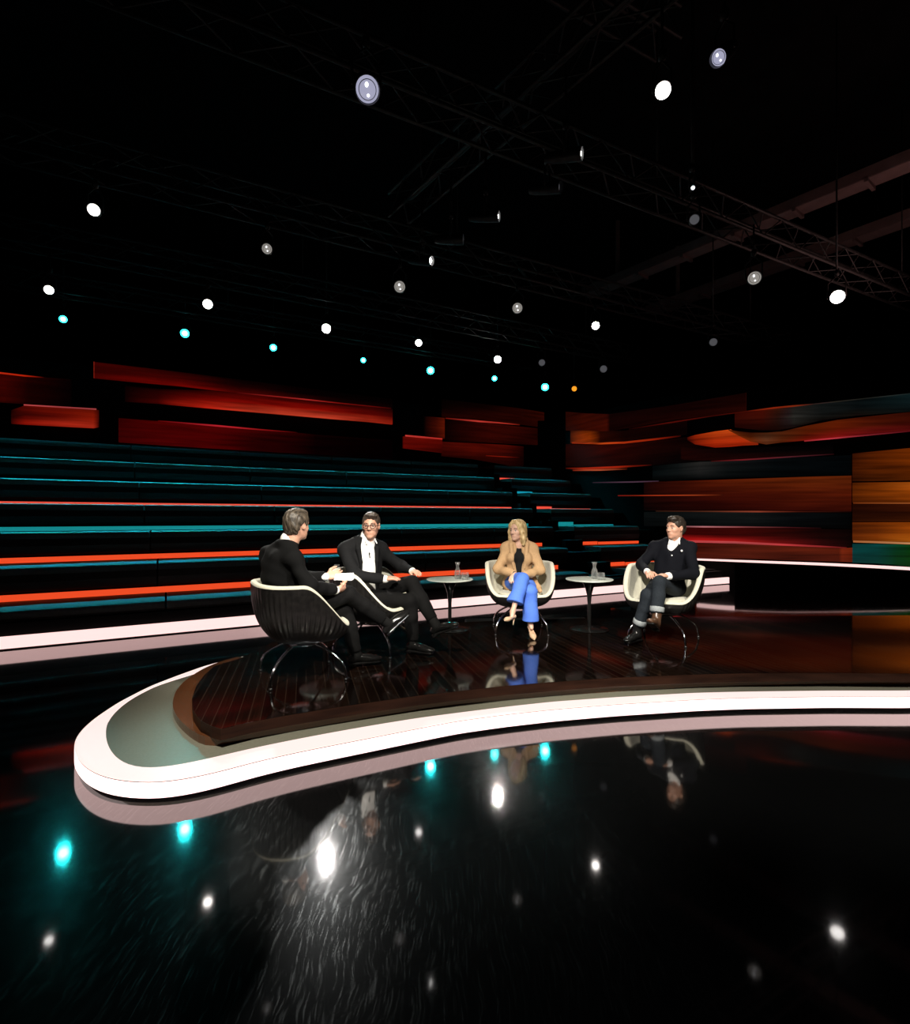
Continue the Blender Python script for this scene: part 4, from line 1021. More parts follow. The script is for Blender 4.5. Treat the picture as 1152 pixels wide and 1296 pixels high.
def torso_prims(S, p, g=0.0, woman=False):
    g = g + p.get('bulk', 0.0)
    """pelvis, waist, chest and shoulders; g grows the shape for clothes"""
    ps, cs, nb = p['pelvis'], p['chest'], p['neck']
    cr = Rz(p['cyaw']) @ Ry(p.get('lean', 0.05)); w = 0.86 if woman else 1.0
    S.ell(ps + np.array([0, 0, 0.01]), (0.125 * w + g, 0.165 + g, 0.115 + g), 0.06)
    mid = (ps + cs) / 2 + np.array([0.012, 0, -0.01])
    S.ell(mid, (0.112 * w + g, 0.148 * w + g, 0.16 + g), 0.07, Rz(p['cyaw'] * 0.5))
    S.ell(cs, (0.118 * w + g, 0.166 * w + g, 0.19 + g), 0.07, cr)
    S.ell(cs + cr @ np.array([-0.030, 0, 0.075]), (0.075 * w + g, 0.178 * w + g, 0.085 + g), 0.05, cr)
    for s in ('L', 'R'):
        S.ell(p['sh' + s] + np.array([0, 0, -0.008]), (0.048 * w + g,) * 3, 0.04)
        S.cone(nb + (p['sh' + s] - nb) * 0.12 + np.array([0, 0, -0.018]), p['sh' + s], 0.044 * w + g, 0.038 * w + g, 0.05)
    if woman:
        for sg in (1, -1): S.ell(cs + cr @ np.array([0.085, sg * 0.075, 0.0]), (0.055 + g, 0.062 + g, 0.06 + g), 0.04, cr)

def sleeve(S, p, s, g=0.0, woman=False, cut=0.0, k=0.03):
    w = 0.85 if woman else 1.0
    sh, el, wr = p['sh' + s], p['el' + s], p['wr' + s]
    e = wr + (el - wr) * cut
    S.cone(sh + np.array([0, 0, -0.012]), el, 0.049 * w + g, 0.045 * w + g, 0.04); S.cone(el, e, 0.047 * w + g, (0.033 * w + g), k)

def leg_prims(S, p, s, g=0.0, woman=False, ankle_r=0.04, cut=0.0, k=0.03, knee=0.060):
    hp, kn, an = p['hip' + s], p['kn' + s], p['an' + s]
    e = an + (kn - an) * cut
    S.cone(hp, kn, 0.082 + g, knee + g, k); S.cone(kn, kn + (e - kn) * 0.45, knee + g, 0.056 + g if ankle_r <= 0.06 else knee + g, k)
    S.cone(kn + (e - kn) * 0.45, e, 0.056 + g if ankle_r <= 0.06 else knee + g, ankle_r + g, k)

def person(p, label, seat):
    for k_ in list(p):
        if isinstance(p[k_], (tuple, list)) and len(p[k_]) == 3 and not isinstance(p[k_][0], (tuple, list)): p[k_] = np.array(p[k_], float)
    woman = p.get('woman', False)
    C = p['head']; Rh = Rz(p['hyaw']) @ Ry(p.get('hpitch', 0.0)) @ Rx(p.get('hroll', 0.0)); hz = p.get('hz', 1.0)
    cr = Rz(p['cyaw'])
    hw = p.get('shw', 0.172)
    sc_ = p['chest'] + np.array([0, 0, p.get('shz', 0.115)])
    p['shL'] = sc_ + cr @ np.array([0.0, hw, 0]); p['shR'] = sc_ + cr @ np.array([0.0, -hw, 0])
    B = Sculpt()
    add_head(B, C, Rh, hz, woman)
    B.cone(C + Rh @ np.array([-0.022, 0, -0.055]), p['neck'] + np.array([0, 0, -0.03]), (0.046 if woman else 0.056) * hz, (0.052 if woman else 0.064), 0.03)
    torso_prims(B, p, -0.022, woman)
    for s in ('L', 'R'):
        sleeve(B, p, s, -0.012, woman); leg_prims(B, p, s, -0.018, woman, 0.040 if woman else 0.044)
        add_hand(B, p['wr' + s], p['hd' + s], p['hn' + s], 1 if s == 'R' else -1, p.get('curl' + s, 0.5), 0.88 if woman else 0.98, p.get('spread', 0.06))
        ft = p['an' + s]
        if woman:
            d = unit(p['toe' + s]); B.cone(ft, ft + d * 0.05 + np.array([0, 0, -0.02]), 0.030, 0.020, 0.02)
    body = B.build('person', 0.0052, M[p['skin']], None, relax=1)
    tag(body, label, 'person')
    body.location = (seat[0], seat[1], ZS); body.rotation_euler = (0, 0, R(seat[2]))
    if not woman and p.get('socks', True):
        for s in ('L', 'R'):
            q_ = Sculpt(); q_.cone(p['an' + s] + unit(p['an' + s] - p['kn' + s]) * 0.02, p['an' + s] + (p['kn' + s] - p['an' + s]) * 0.28, 0.045, 0.049, 0.01); q_.build('sock', 0.007, M['top_black'], body)
    face_parts(body, C, Rh, hz, browmat=p.get('browmat', 'brow'))
    return body, C, Rh, hz

def HP(C, Rm, z, x, y, zz): return C + Rm @ (np.array([x, y, zz]) * z)

def short_hair(body, C, Rh, z, m, fringe=0.0, volume=0.012, seed=1, nape=-0.075):
    S = Sculpt(); q = lambda *r: tuple(v * z for v in r)
    S.ell(HP(C, Rh, z, -0.016, 0, 0.034), q(0.100 + volume, 0.078 + volume * 0.75, 0.091 + volume), 0.02, Rh)
    S.ell(HP(C, Rh, z, -0.055, 0, -0.020), q(0.055 + volume * 0.5, 0.066 + volume * 0.6, 0.070), 0.03, Rh)
    S.ell(HP(C, Rh, z, 0.062, 0.012, 0.098), q(0.040, 0.058, 0.028 + fringe), 0.025, Rh)
    # cut away for the face, ears and neck
    S.ell(HP(C, Rh, z, 0.105, 0, -0.018), q(0.080, 0.100, 0.086), 0.010, Rh, True)
    S.boxs(HP(C, Rh, z, 0.055, 0, -0.085), q(0.090, 0.12, 0.070), 0.01, 0.012, Rh, True)
    S.boxs(HP(C, Rh, z, -0.03, 0, nape - 0.06), q(0.2, 0.2, 0.055), 0.005, 0.012, Rh, True)
    for sg in (1, -1): S.ell(HP(C, Rh, z, 0.002, sg * 0.094, -0.012), q(0.028, 0.030, 0.036), 0.008, Rh, True)
    r = np.random.RandomState(seed); ph = r.uniform(0, 6.28, 3)
    def strands(X, Y, Z):
        a = (X - C[0]) * Rh[0, 0] + (Y - C[1]) * Rh[1, 0]; b = (X - C[0]) * Rh[0, 1] + (Y - C[1]) * Rh[1, 1]
        return (0.0018 * np.sin(b * 400 + a * 40 + ph[0]) + 0.002 * np.sin(b * 190 - Z * 60 + a * 30 + ph[1]) + 0.0008 * np.sin(a * 120 + Z * 90 + ph[2])).astype(np.float32)
    return S.build('hair', 0.0045, M[m], body, strands, relax=1)

def jacket(body, p, m, open_top, open_bottom, width, seed, woman=False, hem=0.02, cutR=0.10, cutL=0.10, lapels=True, deep=0.10, name='jacket', res=0.007, g=0.012):
    S = Sculpt(); torso_prims(S, p, g, woman)
    ps = p['pelvis']
    S.ell(ps + np.array([-0.01, 0, -0.01]), (0.135 + g, 0.172 + g, 0.10), 0.05)
    sleeve(S, p, 'L', g, woman, cutL); sleeve(S, p, 'R', g, woman, cutR)
    for s in ('L', 'R'): S.cone(p['neck'] + np.array([-0.02, 0, -0.012]), p['sh' + s], 0.046 + g, 0.036 + g, 0.05)
    cr = Rz(p['cyaw'])
    f = lambda q_: p['chest'] + cr @ np.array(q_)
    # neck opening and open front
    S.ell(p['neck'] + np.array([0.0, 0, 0.055]), (0.072, 0.072, 0.05), 0.01, None, True)
    a = f(open_top); b = f(open_bottom)
    S.cone(p['neck'] + cr @ np.array((0.075, 0, 0.0)), a, width[0] * 0.95, width[0], 0.008, True)
    S.cone(a, b, width[0], width[1], 0.008, True)
    o = S.build(name, res, M[m], body, folds(0.0058, seed, 24), relax=2)
    return o

def trousers(body, p, m, seed, g=0.010, ankle_r=0.048, cutL=0.02, cutR=0.02, name='trousers', woman=False, knee=0.060, k=0.02, amp=0.004):
    S = Sculpt()
    S.ell(p['pelvis'] + np.array([0.0, 0, -0.005]), (0.130 + g, 0.168 + g, 0.105 + g), 0.05)
    leg_prims(S, p, 'L', g, woman, ankle_r, cutL, k, knee); leg_prims(S, p, 'R', g, woman, ankle_r, cutR, k, knee)
    # flat hems
    for s, c in (('L', cutL), ('R', cutR)):
        kn, an = p['kn' + s], p['an' + s]; e = an + (kn - an) * c; d = unit(an - kn)
        up = np.array([0, 1.0, 0]); x = unit(np.cross(up, d)); rot = np.stack([x, np.cross(d, x), d], 1)
        S.boxs(e + d * 0.105, (0.11, 0.11, 0.09), 0.0, 0.004, rot, True)
    return S.build(name, 0.007, M[m], body, folds(amp, seed, 22), relax=2)

def shirt(body, p, m, woman=False, collar=True, g=0.0, name='shirt', cuffs=True, cut=(0.0, 0.0)):
    S = Sculpt(); torso_prims(S, p, g, woman)
    if collar:
        S.cone(p['neck'] + np.array([-0.005, 0, -0.03]), p['neck'] + np.array([0.0, 0, 0.045]), 0.078, 0.066, 0.03)
        cr = Rz(p['cyaw']); f = lambda q_: p['neck'] + cr @ np.array(q_)
        for sg in (1, -1) if p.get('tips', True) else ():
            S.cone(f((0.045, sg * 0.045, 0.035)), f((0.100, sg * 0.054, -0.030)), 0.012, 0.006, 0.02)
        S.cone(p['neck'] + np.array([0.01, 0, 0.02]), p['neck'] + np.array([0.02, 0, 0.09]), 0.055, 0.054, 0.006, True)
        S.cone(f((0.075, 0, 0.05)), f((0.10, 0, -0.055)), 0.030, 0.010, 0.006, True)
    if cuffs:
        for s, c in (('L', cut[0]), ('R', cut[1])):
            wr, el = p['wr' + s], p['el' + s]
            S.cone(el, wr + (el - wr) * c, 0.042, 0.036, 0.02)
    return S.build(name, 0.006, M[m], body, folds(0.0025, 9, 20), relax=2)

def lapel(body, pts, wid, m, thick=0.006, name='lapel'):
    S = Sculpt(); pts = [np.array(v) - np.array([0.008, 0, 0]) for v in pts]
    for (a, b), (w0, w1) in zip(zip(pts, pts[1:]), zip(wid, wid[1:])):
        S.cone(a, b, w0, w1, 0.01)
    return S.build(name, 0.005, M[m], body, relax=2)

# ---- the host: back to us, turned to the man with glasses, cards in hand
ph = dict(skin='skin', pelvis=(-0.13, 0, 0.535), chest=(-0.165, 0.01, 0.865), neck=(-0.105, 0.01, 1.07), cyaw=R(20), lean=0.16, shw=0.185, bulk=0.008, tips=False, head=(-0.035, 0.02, 1.228), hyaw=R(36), hpitch=0.02,
          elR=(0.00, -0.275, 0.755), wrR=(0.235, -0.145, 0.70), elL=(0.02, 0.285, 0.77), wrL=(0.215, 0.115, 0.785),
          hdR=(0.9, 0.35, 0.05), hnR=(-0.2, 0.6, 0.75), curlR=0.95, hdL=(0.95, -0.15, 0.15), hnL=(0.1, -0.75, 0.6), curlL=0.25,
          hipL=(-0.08, 0.095, 0.52), knL=(0.37, 0.075, 0.50), anL=(0.47, 0.06, 0.118), toeL=(1, 0, 0), hipR=(-0.08, -0.095, 0.535), knR=(0.38, -0.02, 0.645), anR=(0.74, 0.05, 0.36), toeR=(0.9, 0, -0.3), browmat='brow')
b, C, Rh, hz = person(ph, 'host with grey brown hair and black suit, seated back to us holding white cards', SEATS[0])
short_hair(b, C, Rh, hz, 'hair_grey', 0.004, 0.015, 3, -0.085)
shirt(b, ph, 'shirt', cut=(-0.03, -0.03), g=-0.012)
jacket(b, ph, 'suit', (0.13, 0.0, 0.2), (0.14, 0.0, -0.2), (0.05, 0.03), 5)
trousers(b, ph, 'trouser_black', 6, cutL=0.08, cutR=0.14)
shoe('shoe', ph['anL'], (0, 0, -1), ph['anL'] + np.array([0.2, -0.02, -0.05]), M['shoe_black'], b)
dnv = unit(ph['anR'] - ph['knR'])
shoe('shoe', ph['anR'], unit(dnv * 0.9 + np.array([0.1, 0, -0.5])), ph['anR'] + np.array([0.2, 0.02, -0.02]), M['shoe_black'], b)

# ---- the man with glasses
p2 = dict(skin='skin', pelvis=(-0.10, 0, 0.535), chest=(-0.10, -0.015, 0.87), neck=(-0.055, -0.02, 1.07), cyaw=R(-40), lean=0.06, head=(-0.005, -0.04, 1.212), hyaw=R(-77), hpitch=0.03, hz=1.03, shw=0.186, bulk=0.012,
          elR=(-0.07, -0.285, 0.745), wrR=(0.19, -0.185, 0.715), elL=(0.20, 0.255, 0.79), wrL=(0.36, 0.12, 0.765),
          hdR=(0.93, 0.3, 0.12), hnR=(0.05, 0.25, -1), curlR=0.3, hdL=(0.75, -0.6, -0.05), hnL=(0.0, 0.1, -1), curlL=0.35, spread=0.09,
          hipL=(-0.08, 0.095, 0.53), knL=(0.39, 0.01, 0.665), anL=(0.64, -0.03, 0.285), toeL=(0.9, 0, -0.3), hipR=(-0.08, -0.095, 0.52), knR=(0.40, -0.075, 0.50), anR=(0.43, -0.06, 0.118), toeR=(1, -0.1, 0))
b, C, Rh, hz = person(p2, 'man with glasses, dark suit and open white shirt, legs crossed', SEATS[1])
short_hair(b, C, Rh, hz, 'hair_brown', 0.0, 0.008, 4)
shirt(b, p2, 'shirt', cut=(-0.03, -0.04), g=-0.001)
jacket(b, p2, 'suit2', (0.145, 0.0, 0.15), (0.155, 0.0, -0.34), (0.080, 0.095), 7)
cr2 = Rz(p2['cyaw']); f2 = lambda q_: p2['chest'] + cr2 @ np.array(q_)
for sg in (1, -1):
    lapel(b, [f2((0.035, sg * 0.088, 0.225)), f2((0.115, sg * 0.098, 0.12)), f2((0.142, sg * 0.085, 0.0)), f2((0.150, sg * 0.080, -0.10))], [0.018, 0.026, 0.018, 0.008], 'suit2')
trousers(b, p2, 'trouser_black', 8, cutL=0.14, cutR=0.08)
shoe('shoe', p2['anR'], (0, 0, -1), p2['anR'] + np.array([0.2, -0.04, -0.05]), M['shoe_black'], b)
shoe('shoe', p2['anL'], unit((0.35, 0.0, -0.85)), p2['anL'] + np.array([0.2, -0.03, -0.06]), M['shoe_black'], b)
def specs(bm):
    for sg in (1, -1):
        ring = [Vector(HP(C, Rh, hz, 0.106 - 0.012 * (abs(math.cos(a)) * (1 if (math.cos(a) * 1) > 0 else 0)), sg * (0.033 + 0.027 * math.cos(a)), -0.002 + 0.017 * math.sin(a))) for a in [2 * math.pi * i / 20 for i in range(21)]]
        tube(bm, ring, 0.0034, 6, False)
        tube(bm, [Vector(HP(C, Rh, hz, 0.094, sg * 0.060, 0.004)), Vector(HP(C, Rh, hz, 0.03, sg * 0.080, 0.006)), Vector(HP(C, Rh, hz, -0.02, sg * 0.085, 0.0))], 0.002, 6)
    tube(bm, [Vector(HP(C, Rh, hz, 0.106, 0.007, 0.004)), Vector(HP(C, Rh, hz, 0.109, 0, 0.007)), Vector(HP(C, Rh, hz, 0.106, -0.007, 0.004))], 0.002, 6)
small('glasses', specs, M['plastic_black'], b)
small('clip_microphone', lambda bm: (ellip(bm, f2((0.137, 0.0, 0.075)), (0.008, 0.008, 0.012)), tube(bm, [Vector(f2((0.136, 0.0, 0.065))), Vector(f2((0.136, 0.005, 0.035)))], 0.004, 6)), M['plastic_black'], b)

# ---- the woman in blue trousers
p3 = dict(woman=True, skin='skin_pale', pelvis=(-0.09, 0, 0.525), chest=(-0.095, 0, 0.83), neck=(-0.07, 0, 1.015), cyaw=R(-4), lean=0.04, head=(-0.035, -0.02, 1.142), hyaw=R(-42), hpitch=0.02, hz=0.97, shw=0.148, shz=0.108,
          elR=(0.0, -0.245, 0.70), wrR=(0.235, -0.075, 0.665), elL=(0.02, 0.235, 0.695), wrL=(0.20, 0.035, 0.655),
          hdR=(0.75, -0.45, -0.55), hnR=(-0.35, 0.0, -1), curlR=0.35, hdL=(0.45, -0.85, -0.1), hnL=(0, 0, -1), curlL=0.4, spread=0.07,
          hipR=(-0.07, -0.085, 0.53), knR=(0.37, -0.005, 0.625), anR=(0.50, -0.115, 0.30), toeR=(0.6, -0.2, -0.6), hipL=(-0.07, 0.085, 0.52), knL=(0.36, 0.085, 0.49), anL=(0.34, 0.09, 0.14), toeL=(0.9, 0.1, -0.3), browmat='hair_brown')
b, C, Rh, hz = person(p3, 'blond woman in camel blazer and blue trousers, beige heels, legs crossed', SEATS[2])
S = Sculpt(); q = lambda *r: tuple(v * hz for v in r); H = lambda x, y, z_: HP(C, Rh, hz, x, y, z_)
S.ell(H(-0.016, 0, 0.036), q(0.112, 0.092, 0.100), 0.02, Rh)
S.ell(H(-0.050, 0, -0.05), q(0.065, 0.088, 0.105), 0.03, Rh)
for sg in (1, -1):
    S.chain([H(0.030, sg * 0.075, 0.06), H(0.028, sg * 0.088, -0.02), H(0.012, sg * 0.090, -0.09), H(0.000, sg * 0.085, -0.16)], [0.022 * hz, 0.024 * hz, 0.030 * hz, 0.022 * hz], 0.03)
    S.cone(H(0.055, sg * 0.022, 0.112), H(0.045, sg * 0.076, 0.060), 0.018 * hz, 0.018 * hz, 0.02)
S.ell(H(-0.045, 0, -0.13), q(0.050, 0.085, 0.055), 0.03, Rh)
S.ell(H(0.115, 0, -0.018), q(0.090, 0.068, 0.112), 0.008, Rh, True)
S.boxs(H(0.10, 0, -0.16), q(0.075, 0.060, 0.06), 0.01, 0.01, Rh, True)
S.build('hair', 0.0045, M['hair_blond'], b, lambda X, Y, Z: (0.0015 * np.sin((X * Rh[0, 1] + Y * Rh[1, 1]) * 330 + Z * 15) + 0.0015 * np.sin((X * Rh[0, 0] + Y * Rh[1, 0]) * 300 + Z * 12)).astype(np.float32), relax=1)
S = Sculpt(); torso_prims(S, p3, -0.002, True); S.ell(p3['neck'] + np.array([0.07, 0, 0.02]), (0.085, 0.085, 0.10), 0.01, None, True)
S.build('knit_top', 0.006, M['top_black'], b, relax=2)
jk = jacket(b, p3, 'camel', (0.135, 0.0, 0.14), (0.155, 0.0, -0.27), (0.062, 0.048), 11, True, cutR=0.10, cutL=0.06, g=0.014)
cr3 = Rz(p3['cyaw']); f3 = lambda q_: p3['chest'] + cr3 @ np.array(q_)
for sg in (1, -1):
    lapel(b, [f3((0.0, sg * 0.085, 0.225)), f3((0.085, sg * 0.090, 0.15)), f3((0.128, sg * 0.080, 0.03)), f3((0.128, sg * 0.062, -0.12))], [0.018, 0.028, 0.024, 0.012], 'camel')
# skirt of the blazer falling over the seat on her left
S = Sculpt(); S.chain([p3['pelvis'] + np.array([0.02, 0.15, 0.06]), p3['pelvis'] + np.array([0.14, 0.20, -0.035]), p3['pelvis'] + np.array([0.25, 0.215, -0.05])], [0.05, 0.036, 0.02], 0.03)
S.build('jacket_skirt', 0.006, M['camel'], b, folds(0.003, 12), relax=2)
trousers(b, p3, 'blue', 13, g=0.008, ankle_r=0.082, cutL=0.13, cutR=0.30, woman=True, knee=0.066, amp=0.006, k=0.008)
pump_shoe(p3['anR'], unit((0.32, -0.10, -0.85)), (0.72, -0.35, -0.35), b)
pump_shoe(p3['anL'] + np.array([0, 0, 0.0]), (0, 0, -1), (1, 0.12, 0), b)
small('watch_strap', lambda bm: tube(bm, [Vector(p3['wrR'] + (p3['elR'] - p3['wrR']) * 0.06), Vector(p3['wrR'] + (p3['elR'] - p3['wrR']) * 0.01)], 0.031, 14), M['plastic_black'], b)

# ---- the man at the far right
p4 = dict(skin='skin', socks=False, pelvis=(-0.09, 0.01, 0.535), chest=(-0.135, 0.055, 0.855), neck=(-0.135, 0.085, 1.04), cyaw=R(8), lean=-0.06, head=(-0.105, 0.095, 1.178), hyaw=R(-27), hpitch=-0.02, hz=0.98,
          elR=(0.02, -0.225, 0.78), wrR=(0.27, -0.09, 0.725), elL=(0.05, 0.315, 0.715), wrL=(0.285, 0.125, 0.700),
          hdR=(0.8, 0.45, -0.05), hnR=(0.1, 0.3, -1), curlR=0.6, hdL=(0.75, -0.6, 0.12), hnL=(0.0, -0.2, -1), curlL=0.45,
          hipL=(-0.06, 0.10, 0.535), knL=(0.385, 0.06, 0.640), anL=(0.47, 0.055, 0.285), toeL=(0.8, 0, -0.5), hipR=(-0.06, -0.09, 0.525), knR=(0.375, -0.055, 0.50), anR=(0.345, -0.17, 0.120), toeR=(1, -0.2, 0))
b, C, Rh, hz = person(p4, 'man with dark hair, dark navy cardigan and rolled jeans, hands clasped on knee', SEATS[3])
short_hair(b, C, Rh, hz, 'hair_dark', 0.005, 0.011, 6)
shirt(b, p4, 'shirt', cut=(-0.035, 0.0), g=-0.002)
jacket(b, p4, 'navy', (0.125, 0.0, 0.14), (0.150, 0.0, 0.03), (0.060, 0.012), 15, name='cardigan', cutL=0.16)
cr4 = Rz(p4['cyaw']); f4 = lambda q_: p4['chest'] + cr4 @ np.array(q_)
trousers(b, p4, 'denim', 16, cutL=0.20, cutR=0.20, ankle_r=0.054, g=0.006)
for s, c in (('L', 0.20), ('R', 0.20)):
    kn, an = p4['kn' + s], p4['an' + s]; e = an + (kn - an) * c; d = unit(an - kn)
    def cf(bm, e=e, d=d):
        prof = [e - d * 0.052, e - d * 0.048, e - d * 0.004, e]
        tube(bm, [Vector(v) for v in prof], [0.064, 0.0685, 0.0685, 0.063], 22, False)
        tube(bm, [Vector(v) for v in prof[::-1]], [0.055, 0.055, 0.055, 0.055], 22, False)
    small('turn_up', cf, M['cuff'], b)
dn = unit(p4['anL'] - p4['knL'])
shoe('boot', p4['anL'], unit(dn + np.array([0.25, 0, -0.15])), p4['anL'] + np.array([0.16, 0.0, -0.14]), M['shoe_brown'], b, True)
shoe('boot', p4['anR'], (0, 0, -1), p4['anR'] + np.array([0.2, -0.05, -0.05]), M['shoe_black'], b, True)
for zz in (0.035, -0.04, -0.115):
    small('button', lambda bm, zz=zz: ellip(bm, f4((0.138 - abs(zz) * 0.02, 0.012, zz)), (0.004, 0.008, 0.008)), M['button'], b)
small('lapel_badge', lambda bm: ellip(bm, f4((0.118, 0.105, 0.085)), (0.006, 0.012, 0.012)), M['button'], b)

# cue cards in the host's hand
bm = bmesh.new()
for i in range(4): box(bm, (0.003 * i, 0.002 * i, 0.0012 * i), (0.15, 0.105, 0.0009), Matrix.Rotation(R(3 * i - 4), 3, 'Z'))
o = obj('cue_cards', bm, M['paper'])
hx = Matrix.Translation((SEATS[0][0], SEATS[0][1], ZS)) @ Matrix.Rotation(R(SEATS[0][2]), 4, 'Z')
o.matrix_world = hx @ Matrix.Translation((0.335, -0.04, 0.79)) @ Matrix.Rotation(R(-20), 4, 'Z') @ Matrix.Rotation(R(24), 4, 'X')
tag(o, 'white cue cards held by the host in black suit', 'cards')

# ------------------------------------------------------------------ lighting rig
TRUSSES = []
def truss(label, a, b, zt, w=0.36):
    a = Vector((a[0], a[1], zt)); b = Vector((b[0], b[1], zt)); d = (b - a); L = d.length; d.normalize(); s = Vector((-d.y, d.x, 0)) * w / 2; u = Vector((0, 0, w / 2))
    r = empty('lighting_truss', a); tag(r, label, 'truss', 'trusses under the ceiling')
    cs_ = [s + u, -s + u, -s - u, s - u]
    for c in cs_:
        bm = bmesh.new(); tube(bm, [c, c + d * L], 0.025, 8); obj('chord', bm, M['truss'], r, True)
    bm = bmesh.new(); n = int(L / 0.45)
    for i in range(n):
        p, q_ = d * (L * i / n), d * (L * (i + 1) / n)
        for k in range(4):
            c0, c1 = cs_[k], cs_[(k + 1) % 4]
            if i % 2: c0, c1 = c1, c0
            tube(bm, [p + c0, q_ + c1], 0.011, 5, False)
    obj('lattice', bm, M['truss'], r, True)
    for f_ in (0.1, 0.5, 0.9):
        bm = bmesh.new(); tube(bm, [d * L * f_ + Vector((0, 0, w / 2)), d * L * f_ + Vector((0, 0, 9.5 - zt))], 0.012, 6); obj('hanger', bm, M['rig'], r, True)
    TRUSSES.append((a, b)); return r
def tl(t, e): v = P0 + T * t + N * e; return (v.x, v.y)
truss('long truss carrying the teal lamps above the red backdrop', tl(-6, 6.35), tl(12, 6.35), 6.5)
truss('truss carrying the two starlike white lamps at the left', tl(-5, 2.75), tl(13, 2.75), 5.95)
truss('truss carrying the white lamp right of the middle, over the stage', tl(-4, 0.14), tl(16, 0.14), 5.95)
truss('truss at the right carrying the white lamp by the right edge', tl(-1, -2.75), tl(16, -2.75), 5.95)
BD = Vector((-0.593, 0.805, 0))
truss('truss running towards us over the row of narrow white lamps', (2.9, 3.4), (-0.9, 8.56), 6.45)
truss('empty truss high at the top left of the photo', (-4.5, 2.5), (2.5, 6.3), 7.2)
for i, (x0, y0, x1, y1, z_, lab) in enumerate(((780, 356, 1152, 203, 7.9, 'upper dim reddish ceiling beam crossing the top right'), (860, 380, 1152, 275, 7.9, 'lower dim reddish ceiling beam at the right'))):
    a = on_plane(x0, y0, z_); b_ = on_plane(x1, y1, z_); d = (b_ - a).normalized()
    a = a - d * 1.0; b_ = b_ + d * 1.5
    rot = d.to_track_quat('X', 'Z').to_matrix()
    bm = bmesh.new(); box(bm, (a + b_) / 2, ((b_ - a).length, 0.42, 0.22), rot, 0.01)
    for q_ in range(int((b_ - a).length / 1.2)): box(bm, a + d * (0.6 + q_ * 1.2) + Vector((0, 0, -0.14)), (0.06, 0.46, 0.07), rot)
    for k2 in (0.12, 0.88):
        pz = a + (b_ - a) * k2; box(bm, (pz.x, pz.y, (z_ + 9.5) / 2 + 0.05), (0.1, 0.1, 9.5 - z_ - 0.1))
    tag(obj('ceiling_beam', bm, M['beam']), lab, 'beam')

